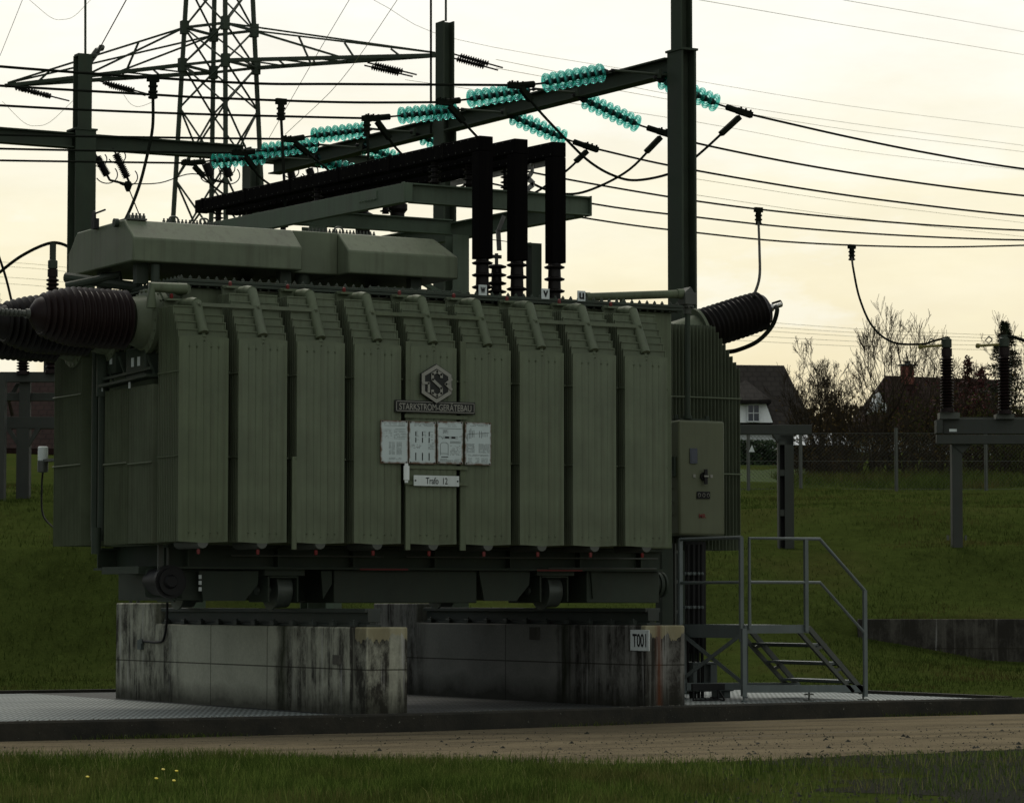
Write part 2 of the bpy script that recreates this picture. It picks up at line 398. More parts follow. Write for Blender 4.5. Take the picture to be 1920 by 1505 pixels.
def tag(o, label=None, cat=None, group=None, kind=None):
    for k, v in (('label', label), ('category', cat), ('group', group), ('kind', kind)):
        if v: o[k] = v
    return o
def thing(name, label, cat, loc, group=None):
    o = bpy.data.objects.new(name, None); COL.objects.link(o); o.location = loc; o.empty_display_size = .2
    WO[o] = V3(loc); return tag(o, label, cat, group)
def dup(o, delta=(0,0,0), parent=None, label=None, group=None):
    c = o.copy(); COL.objects.link(c)
    if parent is not None: c.parent = parent
    c.location = V3(o.location)+V3(delta)
    WO[c] = WO[o]+V3(delta)
    if label: c['label'] = label
    if group: c['group'] = group
    for ch in list(o.children): dup(ch, (0,0,0), c)
    return c
def lerp(a, b, t): return V3(a)*(1-t)+V3(b)*t
def smooth_path(pts, k=6):
    pts = [V3(p) for p in pts]
    if len(pts) < 3: return pts
    P = [pts[0]*2-pts[1]]+pts+[pts[-1]*2-pts[-2]]; out = []
    for i in range(1, len(P)-2):
        a, b, c, d = P[i-1:i+3]
        for j in range(k):
            t = j/k
            out.append(.5*((2*b)+(c-a)*t+(2*a-5*b+4*c-d)*t*t+(3*b-a-3*c+d)*t**3))
    out.append(pts[-1]); return out
SKY_LOW, SIDE, SKY_NISHITA, SUN_E = .23, .38, .05, 1.5
# ------------------------------------------------------------------ terrain
def kerb_v(u):
    P = [(-30,-1.25),(-.4,-1.22),(2.4,-1.14),(6.4,-.30),(9.2,.05),(14,.15),(40,.2)]
    for (a, b), (c, d) in zip(P, P[1:]):
        if u <= c: return b+(d-b)*max(0, min(1, (u-a)/(c-a)))
    return P[-1][1]
GP = [(0,.0),(44,.0),(46.5,.06),(49,.50),(52,1.25),(55,2.16),(57.5,2.33),(60.5,2.99),(75,3.84),(110,6.4),(160,8.2),(400,10.5),(900,11)]
def gd(d):
    for (a, b), (c, e) in zip(GP, GP[1:]):
        if d <= c: return b+(e-b)*(d-a)/(c-a)
    return GP[-1][1]
PADV, PADU = 8.75, 11.35
def ground_z(x, y):
    r, d = toRD(x, y)
    if y < kerb_v(x)+.05: return -.2
    bump_ = .05*math.sin(x*.9+1.3*math.sin(y*.5))+.03*math.sin(y*1.7+x*.6)
    if r < -2.5 and d > 47: d += 5.0*min(1, (-2.5-r)/2.0)*min(1, (d-47)/3.0)*max(0, 1-(d-60)/30 if d > 60 else 1)
    k = 1.0
    if r > 4.6: k = max(.30, 1-(r-4.6)*.24)
    if d > 50.25: k = 1.0
    z = gd(d)*k + bump_*min(1, max(0, (d-44)/6))
    if d > 50.25 and r > 5.3: z = max(z, .90)
    if x < PADU+.1 and y < PADV+.1: z = -.30
    return z
def terrain():
    ds = list(np.arange(18, 34, 1.0))+list(np.arange(34, 64, .3))
    ds = [d for d in ds if not 49.6 < d < 50.7]+[49.9, 50.2, 50.3, 50.7]
    ds = sorted(ds)+list(np.arange(64, 130, 3.0))+list(np.arange(130, 900, 45.0))
    mb = MB(); nx = 150
    for d in ds:
        w = max(12.0, d*.26)
        for i in range(nx+1):
            r = -w+2*w*i/nx
            p = RD(r, d); mb.v.append((p.x, p.y, ground_z(p.x, p.y)))
    for j in range(len(ds)-1):
        for i in range(nx):
            a = j*(nx+1)+i; mb.f.append((a, a+1, a+nx+2, a+nx+1))
    o = mb.build('ground', M['soil'], kind='structure', loc=(0,0,0), sharp=180)
    # wide apron so that the ground reaches far to either side
    mb = MB()
    for s in (-1, 1):
        for a, b in zip(ds[::6], ds[6::6]+[900]):
            pa = [RD(s*max(12, a*.26), a, gd(a) if a > 44 else -.2), RD(s*(a+60), a, gd(a) if a > 44 else -.2), RD(s*(b+60), b, gd(b) if b > 44 else -.2), RD(s*max(12, b*.26), b, gd(b) if b > 44 else -.2)]
            mb.add(pa if s > 0 else pa[::-1], [(0,1,2,3)])
    mb.add([RD(-80, 18, -.2), RD(80, 18, -.2), RD(60, -30, -.2), RD(-60, -30, -.2)], [(0,3,2,1)])
    mb.build('surrounding_ground', M['soil'], kind='structure', loc=(0,0,0))
terrain()
# road: sheet between the grass edge and the kerb
def road_edge(px):  # near edge of the road as camera distance
    pts = [(-400, 28.6), (0, 28.3), (640, 27.4), (1280, 27.4), (1920, 30.1), (2400, 31.0)]
    for (a, b), (c, e) in zip(pts, pts[1:]):
        if px <= c: return b+(e-b)*max(0, (px-a)/(c-a))
    return 31.0
mb = MB(); prev = None; rows = []
for i in range(0, 121):
    px = -700+i*28
    d = road_edge(px)+.12*math.sin(i*1.7)+.08*math.sin(i*.63+1)
    near = RD((px-960)/f*d, d, -.196)
    u = near.x; g = near
    # walk away along the line of sight until the kerb foot
    k = d
    while k < 60:
        q = RD((px-960)/f*k, k)
        if q.y > kerb_v(q.x)+.02: break
        k += .05
    far = RD((px-960)/f*k, k, -.196)
    rows.append((near, far))
for (a, b), (c, e) in zip(rows, rows[1:]): mb.add([a, c, e, b], [(0,1,2,3)])
mb.build('road', M['road'], kind='structure', loc=(0,0,-.2))
mb = MB(); rj = random.Random(4)
for off, u0_, u1_ in ((-.75, 3.2, 16), (-1.9, -7, 5.5), (-3.3, -6, 10)):       # slab joints and wandering cracks in the concrete road
    u = u0_; o1 = off
    while u < u1_:
        L = rj.uniform(.15, .4); o2 = off+rj.uniform(-.02, .02)+(.12*math.sin(u*1.3) if off < -1 else 0); w1 = rj.uniform(.004, .014)
        if rj.random() < .82: mb.add([(u, kerb_v(u)+o1-w1, -.1915), (u+L, kerb_v(u+L)+o2-w1, -.1915), (u+L, kerb_v(u+L)+o2+w1, -.1915), (u, kerb_v(u)+o1+w1, -.1915)], [(0,1,2,3)])
        o1 = o2; u += L
mb.build('road_joint', M['black'], kind='structure', loc=(0,0,-.2))
# kerb round the oil pit
mb = MB(); us = [-16, -10, -6, -3, -.4, 2.4, 4.4, 6.4, 9.2, 11.35, 14, 18, 24]
for a, b in zip(us, us[1:]):
    va, vb = kerb_v(a), kerb_v(b); w = .16
    mb.prism([(a, va, -.3), (a, va, -.02), (a, va+.02, .0), (a, va+w, .0), (a, va+w, -.3)], (b-a, vb-va, 0))
fk = mb.build('pit_kerb', M['kerb'], label='long dark mossy concrete kerb along the road in front of the grating', cat='kerb')
mb = MB()
mb.box(-16, PADU, PADV, PADV+.16, -.3, .02)
mb.box(PADU, PADU+.16, kerb_v(PADU)+.17, PADV+.16, -.3, .02)
mb.build('pit_kerb', M['kerb'], label='dark low kerb behind the grating, against the grass bank', cat='kerb')
# steel grating over the pit
mb = MB(); uu = [-15.9, -6, -.4, 2.4, 6.4, 9.2, PADU-.005]
for a, b in zip(uu, uu[1:]):
    mb.prism([(a, kerb_v(a)+.165, -.06), (a, kerb_v(a)+.165, -.02), (a, PADV-.005, -.02), (a, PADV-.005, -.06)], (b-a, 0, 0)) if abs(kerb_v(a)-kerb_v(b)) < 1e-6 else \
    mb.add([(a, kerb_v(a)+.165, -.06), (b, kerb_v(b)+.165, -.06), (b, PADV-.005, -.06), (a, PADV-.005, -.06), (a, kerb_v(a)+.165, -.02), (b, kerb_v(b)+.165, -.02), (b, PADV-.005, -.02), (a, PADV-.005, -.02)],
           [(0,3,2,1),(4,5,6,7),(0,1,5,4),(1,2,6,5),(2,3,7,6),(3,0,4,7)])
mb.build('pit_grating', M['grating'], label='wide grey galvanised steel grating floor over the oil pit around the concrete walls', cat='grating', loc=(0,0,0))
# ------------------------------------------------------------------ concrete support walls
def wall(u0, u1, v0, v1, vp, top, ptop, mat, label):
    mb = MB()
    mb.prism([(u0, v0, -.28), (u0, v0, top), (u0, vp, top), (u0, vp, ptop), (u0, v1, ptop), (u0, v1, -.28)], (u1-u0, 0, 0))
    return mb.build('support_wall', mat, label=label, cat='concrete wall', bevel=.018)
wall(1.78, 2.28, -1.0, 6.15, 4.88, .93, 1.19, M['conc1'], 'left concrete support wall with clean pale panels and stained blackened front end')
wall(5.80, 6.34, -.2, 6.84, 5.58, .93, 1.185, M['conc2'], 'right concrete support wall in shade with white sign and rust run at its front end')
def rail(u, v0, v1, label):
    mb = MB(); z = .93
    mb.box(u-.07, u+.11, v0, v1, z+.002, z+.03); mb.box(u-.035, u-.015+.06, v0, v1, z+.03, z+.155); mb.box(u-.09, u+.11, v0, v1, z+.155, z+.20)
    for k in range(11):
        v = v0+.25+k*(v1-v0-.5)/10
        mb.box(u-.13, u-.075, v-.05, v+.05, z+.003, z+.055)
        mb.lathe((u-.10, v, z+.055), (0,0,1), [(0,.018),(.02,.018)], 6)
    mb.bar((u-.06, v0-.004, z+.12), (u+.09, v0-.004, z+.12), .012, .14)
    return mb.build('crane_rail', M['rust_rail'], label=label, cat='rail', bevel=.004)
rail(1.92, -.86, 4.80, 'green grey steel rail on top of the left concrete support wall')
rail(5.95, -.10, 5.50, 'green grey steel rail on top of the right concrete support wall')
# things fixed to the walls
t = thing('number_sign', 'white square sign with black T001 lettering on the right concrete wall', 'sign', (5.795, -.02, .62))
p0 = onU(1183, 1180, 5.795); p1 = onU(1218, 1220, 5.795)
mb = MB(); mb.box(5.785, 5.797, p1.y, p0.y, p1.z, p0.z); mb.build('sign_plate', M['white'], t, bevel=.003)
mb = MB(); mb.text('T001', (0, 0, (p0.z+p1.z)/2), .155, (p0.y-p1.y)*.74, bold=.02); mb.swap_side(0, 5.782, (p0.y+p1.y)/2); mb.build('lettering', M['letter'], t)
for x, y, w, h, u, lab in ((632, 1236, 7, 9, 1.775, 'small pale drilled steel plate on the left concrete wall'), (1003, 1187, 9, 12, 5.795, 'small blank grey plate on the right concrete wall under the rail')):
    a = onU(x-w, y-h, u); b = onU(x+w, y+h, u); mb = MB(); mb.box(u-.012, u, b.y, a.y, b.z, a.z)
    for i in (.2, .8):
        for j in (.2, .8): mb.lathe((u-.012, b.y+(a.y-b.y)*i, b.z+(a.z-b.z)*j), (-1,0,0), [(0,.010),(.006,.010)], 6)
    mb.build('fixing_plate', M['conc_plain'], label=lab, cat='plate')
mb = MB(); a = onU(252, 1130, 1.95); mb.tube(smooth_path([(1.95, a.y+.12, 1.15), (1.95, a.y+.12, 1.28), (1.95, a.y, 1.34), (1.95, a.y-.12, 1.28), (1.95, a.y-.12, 1.15)]), .024, 8)
mb.build('lifting_loop', M['galv_dark'], label='bent grey pipe loop standing on the rear end of the left concrete wall', cat='pipe loop')
mb = MB(); mb.tube(smooth_path([onU(314, 1120, 1.74), onU(313, 1160, 1.74), onU(309, 1190, 1.75), onU(300, 1203, 1.755), onU(265, 1201, 1.755)]), .016, 8)
mb.build('earth_cable', M['black'], label='black cable bent down the left end of the left concrete wall', cat='cable')
mb = MB(); a = onU(264, 1202, 1.76); mb.box(1.74, 1.78, a.y-.05, a.y+.07, a.z-.10, a.z+.02); mb.box(1.735, 1.75, a.y-.09, a.y, a.z-.03, a.z+.03)
mb.build('cable_clamp', M['galv'], label='pale steel clamp holding the black cable on the left concrete wall', cat='clamp')
# ------------------------------------------------------------------ transformer
T = thing('power_transformer', 'large grey green oil transformer with rows of radiator fins standing on the concrete walls', 'transformer', (3.4, 1.95, 1.13))
G = M['green']
ZB, ZF, ZT = 1.855, 4.075, 4.60
PITCH, FW = .706, .585
# tank
mb = MB(); mb.box(.36, 6.80, .80, 3.05, 1.84, 4.70)
mb.build('tank', M['green'], T, bevel=.02)
mb = MB(); mb.box(.28, 6.90, .70, 3.15, 4.715, 4.745); mb.box(.28, 6.90, .70, 3.15, 4.75, 4.785)
for i in range(62):
    u = .34+i*(6.5/61); mb.lathe((u, .745, 4.785), (0,0,1), [(0,.022),(.022,.022),(.022,.012),(.04,.012)], 6); mb.lathe((u, .745, 4.715), (0,0,-1), [(0,.02),(.022,.02)], 6)
for i in range(22):
    v = .80+i*(2.25/21); mb.lathe((.33, v, 4.785), (0,0,1), [(0,.022),(.022,.022),(.022,.012),(.04,.012)], 6); mb.lathe((.33, v, 4.715), (0,0,-1), [(0,.02),(.022,.02)], 6)
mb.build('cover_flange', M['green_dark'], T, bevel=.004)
def front_fin(mb, u0, u1, v, zb, zt):
    w = u1-u0; pts = [(0, 0), (.018, -.003)]
    n = 6; e = .035; pw = (w-2*e)/n
    for i in range(n):
        a = e+i*pw; pts += [(a+.004, -.013), (a+pw-.012, -.013), (a+pw-.006, -.004 if i < n-1 else -.008)]
    pts += [(w-.018, -.003), (w, 0)]
    m = len(pts)
    lev = [(zb, 0, -1), (zb+.03, 0, 0), (zb+.075, 1, 0), (zt-.085, 1, 0), (zt-.04, 0, 0), (zt, 0, 1)]
    vs = []; fs = []
    for z, k, pk in lev:
        for x, y in pts:
            t = 1-abs(2*x/w-1)
            vs.append((u0+x, v+(y if k else -.003), z+((.03 if pk > 0 else -.014)*t if pk else 0)))
    L = len(lev)
    for j in range(L-1):
        for i in range(m-1): a = j*m+i; fs.append((a, a+1, a+m+1, a+m))
    # back sheet
    b = len(vs)
    for z, k, pk in lev:
        for x in (0, w/2, w): vs.append((u0+x, v+.014, z+((.03 if pk > 0 else -.014)*(1-abs(2*x/w-1)) if pk else 0)))
    for j in range(L-1):
        for i in range(2): a = b+j*3+i; fs.append((a+3, a+4, a+1, a))
        fs.append((j*m, (j+1)*m, b+(j+1)*3, b+j*3)); fs.append((j*m+m-1, b+j*3+2, b+(j+1)*3+2, (j+1)*m+m-1))
    top = [(L-1)*m+i for i in range(m)]; fs.append(tuple(top+[b+(L-1)*3+2, b+(L-1)*3+1, b+(L-1)*3]))
    bot = [i for i in range(m)]; fs.append(tuple([b, b+1, b+2]+bot[::-1]))
    mb.add(vs, fs)
    for i in range(1, n):                       # pressed spot marks at the channel ends
        if i == 3: continue
        x = u0+e+i*pw-.006
        for z, dz in ((zb+.10, .02), (zt-.10, -.02)):
            mb.add([(x-.021, v-.005, z-dz*.3), (x+.021, v-.005, z-dz*.3), (x, v-.030, z), (x, v-.004, z+dz*1.3)], [(0,1,2),(1,3,2),(3,0,2)])
    for z in (zb+.055, zt-.045): mb.add([(u0+w/2-.018, v-.003, z), (u0+w/2+.018, v-.003, z), (u0+w/2, v-.018, z+.012), (u0+w/2, v-.003, z+.024)], [(0,1,2),(1,3,2),(3,0,2)])
def plain_fin(mb, u0, u1, v, zb, zt, rim=False):
    e = .022; h = .006
    pr = [(u0, v-.002), (u0+e, v-h), (u1-e, v-h), (u1, v-.002), (u1, v+.002), (u1-e, v+h), (u0+e, v+h), (u0, v+.002)]
    k = [(u0, v-.002), (u0+e, v-.004), (u1-e, v-.004), (u1, v-.002), (u1, v+.002), (u1-e, v+.004), (u0+e, v+.004), (u0, v+.002)]
    vs = [(x, y, z) for z, q in ((zb, k), (zb+.03, pr), (zt-.03, pr), (zt, k)) for x, y in q]
    fs = [(i+8*j, (i+1) % 8+8*j, (i+1) % 8+8*(j+1), i+8*(j+1)) for j in range(3) for i in range(8)]
    mb.add(vs, fs+[tuple(range(7, -1, -1)), tuple(range(24, 32))])
    if rim: mb.box(u0, u1, v-.017, v+.012, zt-.012, zt+.002); mb.box(u0, u0+.012, v-.012, v+.008, zb, zt-.012); mb.box(u1-.012, u1, v-.012, v+.008, zb, zt-.012)
def radiator(steps, rise, parent):
    fins = MB(); front_fin(fins, 0, FW, 0, ZB, ZF)
    for i in range(1, 13):
        zt = ZF+rise*min(i, steps); plain_fin(fins, 0, FW, .047*i, ZB, zt, True)
    for z in (3.70, 2.78):
        fins.tube([(-.006, -.012, z), (-.006, .57, z)], .007, 6); fins.tube([(FW+.006, -.012, z), (FW+.006, .57, z)], .007, 6)
    o = fins.build('radiator', G, parent)
    c = FW/2; zt = ZF+rise*steps; s = .047*steps
    mb = MB()
    d = V3((0, s, rise*steps)).normalized(); st_ = V3((c, .015, ZF+.045)); en = V3((c, s+.03, zt+.045))
    mb.tube([st_, en], .058, 16); mb.tube([en-d*.012, V3((c, s+.14, zt+.055)), V3((c, .80, zt+.055))], .058, 16)
    mb.bar(V3((c, .02, ZF-.01)), V3((c, s+.02, zt-.01)), .035, .07)
    mb.build('header_pipe', G, o)
    mb = MB(); mb.box(c-.22, c+.02, .60, .64, zt-.01, zt+.12); mb.box(c-.22, c-.08, .50, .66, zt+.085, zt+.105)
    mb.build('valve_flange', G, o)
    mb = MB(); mb.lathe((c-.15, .56, zt+.105), (0,0,1), [(0,.012),(.02,.022),(.05,.019),(.06,.008)], 8); mb.build('valve_knob', M['red'], o)
    mb = MB(); mb.lathe((c, .0, ZB-.01), (0,1,0), [(0,.062),(.02,.066),(.65,.066)], 16); mb.build('drain_pipe', M['galv_dark'], o)
    mb = MB(); mb.lathe((c-.03, .05, ZB-.135), (0,0,1), [(0,.017),(.04,.021),(.055,.016)], 8); mb.build('drain_cap', M['red'], o)
    return o
WO_T = WO[T]
rad_proto = radiator(6, .0875, T)
rad_short = radiator(4, .088, T)
for i in range(1, 9):
    if i == 1: rad_proto.location = V3(rad_proto.location)+V3((PITCH, 0, 0)); WO[rad_proto] = WO[rad_proto]+V3((PITCH, 0, 0))
    else: dup(rad_proto, ((i-1)*PITCH, 0, 0), T)
# elbow pipe over the first, lower radiator
mb = MB(); c = FW/2
mb.tube([(c-.36, .62, 4.43), (c-.36, .62, 4.66), (c+.05, .62, 4.66)], .062, 14)
mb.tube([(c+.05, .62, 4.66), (c+.05, .82, 4.66)], .062, 14)
mb.build('elbow_pipe', G, T)
# flat ties across three header pipes each
for k in range(3):
    u = k*3*PITCH+FW/2; v = .16; z = ZF+.045+.16*1.85+.03
    mb = MB(); mb.bar((u-.03, v, z), (u+2*PITCH+.03, v, z), .035, .04)
    for j in range(3): mb.lathe((u+j*PITCH, v-.02, z), (0,-1,0), [(0,.022),(.02,.022),(.02,.012),(.04,.012)], 6)
    mb.build('tie_bar', G, T)
# gusset plates with red lifting marks
for x in (609, 1016):
    a = onV(x-42, 547, .69); b = onV(x+30, 551, .69); c_ = onV(x+14, 577, .69); d_ = onV(x-30, 577, .69)
    mb = MB(); mb.prism([(a.x, .69, 4.70), (b.x, .69, 4.70), (c_.x, .69, 4.42), (d_.x, .69, 4.42)], (0, .02, 0)); g = mb.build('jacking_plate', G, T)
    mb = MB(); cx = onV(x, 560, .68); mb.prism([(cx.x+.063*math.cos(q), .688, 4.565+.063*math.sin(q)) for q in [2*math.pi*i/20 for i in range(20)]], (0, -.004, 0)); mb.build('red_mark', M['red'], g)
# side radiator banks
def fin_bank(us, vs_, zb, ztf, axis, parent, rods=()):
    mb = MB()
    if axis == 'v':      # plates stacked along Y, edges seen from the left
        for i, v in enumerate(vs_): plain_fin(mb, us[0], us[1], v, zb, ztf(i))
        for z in rods: mb.tube([(us[0]-.008, vs_[0]-.02, z), (us[0]-.008, vs_[-1]+.02, z)], .009, 6)
    else:                # plates stacked along X
        for i, u in enumerate(us):
            n0 = len(mb.v); plain_fin(mb, vs_[0], vs_[1], 0, zb, ztf(i))
            mb.v[n0:] = [(u+p[1], p[0], p[2]) for p in mb.v[n0:]]; k = len(mb.f)
        for z in rods: mb.tube([(us[0]-.02, vs_[0]-.008, z), (us[-1]+.02, vs_[0]-.008, z)], .009, 6)
    return mb.build('radiator', G, parent)
fin_bank((.0, .30), [.74+.047*i for i in range(15)], 1.85, lambda i: 3.60, 'v', T, (2.74,))
fin_bank((.0, .30), [1.47+.047*i for i in range(15)], 1.85, lambda i: 3.60, 'v', T, (2.76,))
fin_bank((.05, .62), [3.0+.048*i for i in range(19)], 1.86, lambda i: 4.25, 'v', T, (3.62, 2.80))
for k in range(1, 9): fin_bank((.05+k*PITCH, .62+k*PITCH), [3.22+.07*i for i in range(9)], 1.86, lambda i: 4.5, 'v', T)
RV = 2.95
ub = onV(1252, 606, RV); uf = onV(1340, 612, RV); ue = onV(1387, 690, RV)
nf = 21; us = [ub.x+.02+(ue.x-ub.x-.02)*i/(nf-1) for i in range(nf)]
def ztop(i): return ub.z if us[i] <= uf.x else ub.z-(us[i]-uf.x)/(ue.x-uf.x)*(ub.z-ue.z)
fin_bank(us, (RV, RV+.58), 1.875, ztop, 'u', T, (onV(1340, 746, RV).z, onV(1340, 888, RV).z))
mb = MB()
for v in (RV+.2, RV+.42):
    mb.tube([(6.7, v, 4.25), (ub.x+.3, v, 4.25)], .06, 12); mb.tube([(6.7, v, 2.05), (ub.x+.3, v, 2.05)], .06, 12)
mb.build('header_pipe', G, T)
# left end: service pipes, relay boxes with white labels, cable tray
mb = MB()
mb.tube([(-.02, 2.32, 1.75), (-.02, 2.32, 2.05)], .055, 12); mb.tube([(.1, 2.45, 1.9), (.1, 2.45, 4.2)], .05, 10); mb.tube([(.1, 2.66, 1.9), (.1, 2.66, 4.2)], .05, 10)
mb.tube([(.02, 2.25, 3.55), (.02, 2.25, 4.1)], .075, 12)
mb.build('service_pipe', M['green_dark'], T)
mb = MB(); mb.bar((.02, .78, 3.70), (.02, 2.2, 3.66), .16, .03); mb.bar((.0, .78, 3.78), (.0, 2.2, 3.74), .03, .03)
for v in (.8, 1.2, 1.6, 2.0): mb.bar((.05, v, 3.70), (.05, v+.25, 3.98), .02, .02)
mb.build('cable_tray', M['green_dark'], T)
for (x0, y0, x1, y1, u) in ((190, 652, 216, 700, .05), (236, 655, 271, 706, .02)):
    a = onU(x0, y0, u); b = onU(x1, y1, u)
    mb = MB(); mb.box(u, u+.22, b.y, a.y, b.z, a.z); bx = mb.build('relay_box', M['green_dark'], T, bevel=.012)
    for q in (.30, .62):
        cy = b.y+(a.y-b.y)*q; cz = a.z-.16
        mb = MB(); mb.box(u-.006, u, cy-.035, cy+.035, cz-.05, cz+.05); mb.build('paper_label', M['white'], bx)
for x, y in ((190, 728), (242, 722)):
    a = onU(x, y, -.02); mb = MB(); mb.box(-.02, -.008, a.y-.02, a.y+.02, a.z-.035, a.z+.035); mb.build('valve_tag', M['white'], T)
# tags, mounting posts and plates on the front
for x0, y0, x1, y1 in ((760, 640, 768, 1031), (862, 640, 872, 1032), (547, 856, 555, 1030)):
    a = onV(x0, y0, .02); b = onV(x1, y1, .02); mb = MB(); mb.box(a.x, b.x, .0, .03, b.z, a.z); mb.build('mounting_post', G, T, bevel=.004)
mb = MB()
for y in (780, 875, 905): a = onV(760, y, .0); b = onV(872, y, .0); mb.box(a.x-.02, b.x+.02, -.028, -.02, a.z-.02, a.z+.02)
mb.build('plate_bracket', G, T)
def rect(x0, y0, x1, y1, v): a = onV(x0, y0, v); b = onV(x1, y1, v); return a.x, b.x, b.z, a.z
# maker's emblem
v = -.075; lc = onV(818.5, 719.5, v); hr = (onV(818, 682, v).z-onV(818, 757, v).z)/2
def hexp(r, sx=1.0): return [(lc.x+r*sx*math.sin(k*math.pi/3), lc.z+r*math.cos(k*math.pi/3)) for k in range(6)]
mb = MB(); mb.prism([(x, v, z) for x, z in hexp(hr)], (0, .03, 0)); em = mb.build('emblem', M['plate_dark'], T, bevel=.003)
mb = MB(); o_ = hexp(hr*.965); i_ = hexp(hr*.76)
for k in range(6):
    a, b, c, d = o_[k], o_[(k+1) % 6], i_[(k+1) % 6], i_[k]
    mb.prism([(a[0], v-.004, a[1]), (b[0], v-.004, b[1]), (c[0], v-.004, c[1]), (d[0], v-.004, d[1])], (0, .006, 0))
def stroke(pts, w=.165):
    ps = [V3((lc.x+x*hr, v-.010, lc.z+z*hr)) for x, z in pts]
    for a, b in zip(ps, ps[1:]):
        e = (b-a).normalized()*(w*hr*.29); mb.bar(a-e, b+e, w*hr, .010, up=(0,1,0))
stroke([(.25,.34),(.25,.48),(.0,.62),(-.25,.48),(-.25,.20),(.25,-.20),(.25,-.48),(0,-.62),(-.25,-.48),(-.25,-.34)], .14)       # S
stroke([(-.80,.02),(-.46,.02),(-.46,-.42)], .12)                                                                  # G foot
stroke([(.82,.26),(.50,.0),(.82,-.26)], .13)                                        # B
pass
mb.build('monogram', M['silver_letter'], em)
x0, x1, z0, z1 = rect(741, 749, 891, 777, -.05)
mb = MB(); mb.box(x0, x1, -.05, -.025, z0, z1); nb = mb.build('name_board', M['plate_dark'], T, bevel=.003)
mb = MB(); e = .012
for q in ((x0+e, x1-e, z0+e, z0+e+.007), (x0+e, x1-e, z1-e-.007, z1-e), (x0+e, x0+e+.007, z0+e, z1-e), (x1-e-.007, x1-e, z0+e, z1-e)): mb.box(q[0], q[1], -.054, -.0495, q[2], q[3])
mb.text('STARKSTROM-GERÄTEBAU', ((x0+x1)/2, -.053, (z0+z1)/2+.005), (z1-z0)*.66, (x1-x0)*.90, bold=.012)
mb.build('lettering', M['silver_letter'], nb)
rng = random.Random(3)
def lines(mb, x0, x1, z0, z1, v, n, fill=.8, th_=.0016):
    for i in range(n):
        z = z1-(i+.5)*(z1-z0)/n; x = x0
        while x < x1-.004:
            w = rng.uniform(.006, .022)
            if rng.random() < fill: mb.box(x, min(x+w, x1), v, v+.002, z-th_, z+th_)
            x += w+rng.uniform(.003, .007)
PV = -.055
for k, (xa, ya, xb, yb) in enumerate(((714, 787, 765, 869), (767, 789, 817, 870), (820, 789, 868, 870), (872, 791, 921, 872))):
    x0, x1, z0, z1 = rect(xa, ya, xb, yb, PV); w = x1-x0; h = z1-z0
    mb = MB(); mb.box(x0, x1, PV, PV+.012, z0, z1); pl = mb.build('instruction_plate', M['rust_plate'], T)
    mb = MB(); q = PV-.002
    def ln(a, b, c, d, t=.003): mb.bar((x0+w*a, q, z0+h*b), (x0+w*c, q, z0+h*d), t, .002, up=(0,1,0))
    if k == 0:
        lines(mb, x0+.12*w, x1-.12*w, z0+.86*h, z0+.95*h, q, 3); lines(mb, x0+.1*w, x0+.4*w, z0+.58*h, z0+.8*h, q, 6, .7); lines(mb, x0+.48*w, x1-.08*w, z0+.56*h, z0+.82*h, q, 7, .85)
        for a in (.3, .42, .58, .68): lines(mb, x0+a*w, x0+(a+.09)*w, z0+.2*h, z0+.5*h, q, 11, .95)
        lines(mb, x0+.3*w, x0+.75*w, z0+.08*h, z0+.14*h, q, 2)
    elif k == 1:
        lines(mb, x0+.2*w, x1-.1*w, z0+.88*h, z0+.96*h, q, 3)
        for a in (.25, .5, .75):
            for b, c in ((.50, .62), (.65, .76), (.08, .26)): ln(a, b, a, c, .011)
            lines(mb, x0+(a+.03)*w, x0+(a+.14)*w, z0+.55*h, z0+.78*h, q, 6, .6)
        lines(mb, x0+.1*w, x0+.45*w, z0+.36*h, z0+.46*h, q, 4, .5); lines(mb, x0+.72*w, x1-.06*w, z0+.34*h, z0+.52*h, q, 7, .7)
    elif k == 2:
        lines(mb, x0+.3*w, x0+.75*w, z0+.86*h, z0+.95*h, q, 2); ln(.06, .83, .94, .83)
        lines(mb, x0+.22*w, x0+.42*w, z0+.70*h, z0+.8*h, q, 5)
        ln(.05, .64, .15, .64); ln(.15, .64, .2, .58); ln(.2, .60, .8, .60); ln(.2, .64, .8, .64); ln(.85, .64, .95, .66); ln(.3, .62, .45, .62, .016); ln(.55, .62, .7, .62, .016)
        ln(.12, .2, .12, .46); ln(.42, .2, .42, .46); ln(.12, .46, .2, .5); ln(.42, .46, .34, .5); ln(.2, .5, .34, .5); ln(.12, .24, .42, .24); ln(.15, .16, .42, .16, .008)
        lines(mb, x0+.5*w, x1-.08*w, z0+.48*h, z0+.54*h, q, 3); lines(mb, x0+.5*w, x1-.1*w, z0+.2*h, z0+.44*h, q, 8, .55); lines(mb, x0+.1*w, x1-.1*w, z0+.05*h, z0+.12*h, q, 3)
    else:
        lines(mb, x0+.2*w, x1-.12*w, z0+.90*h, z0+.96*h, q, 2)
        ln(.1, .72, .92, .76); ln(.1, .55, .1, .72); ln(.06, .6, .06, .66)
        for a in (.16, .22, .28, .34, .55, .62, .68, .76, .84): ln(a, .58+.1*rng.random(), a, .74+.12*rng.random())
        for a, b in ((.06, .36), (.52, .94)): lines(mb, x0+a*w, x0+b*w, z0+.28*h, z0+.50*h, q, 9, .92)
        lines(mb, x0+.1*w, x0+.9*w, z0+.20*h, z0+.25*h, q, 2); 
        for a in (.12, .4, .62, .75): lines(mb, x0+a*w, x0+(a+.14)*w, z0+.05*h, z0+.17*h, q, 4, .9)
    mb.build('printing', M['letter'], pl)
    mb = MB()
    for a in (.06, .94):
        for b in (.03, .97): mb.lathe((x0+w*a, PV, z0+h*b), (0,-1,0), [(0,.008),(.004,.008)], 6)
    mb.build('screw', M['letter'], pl)
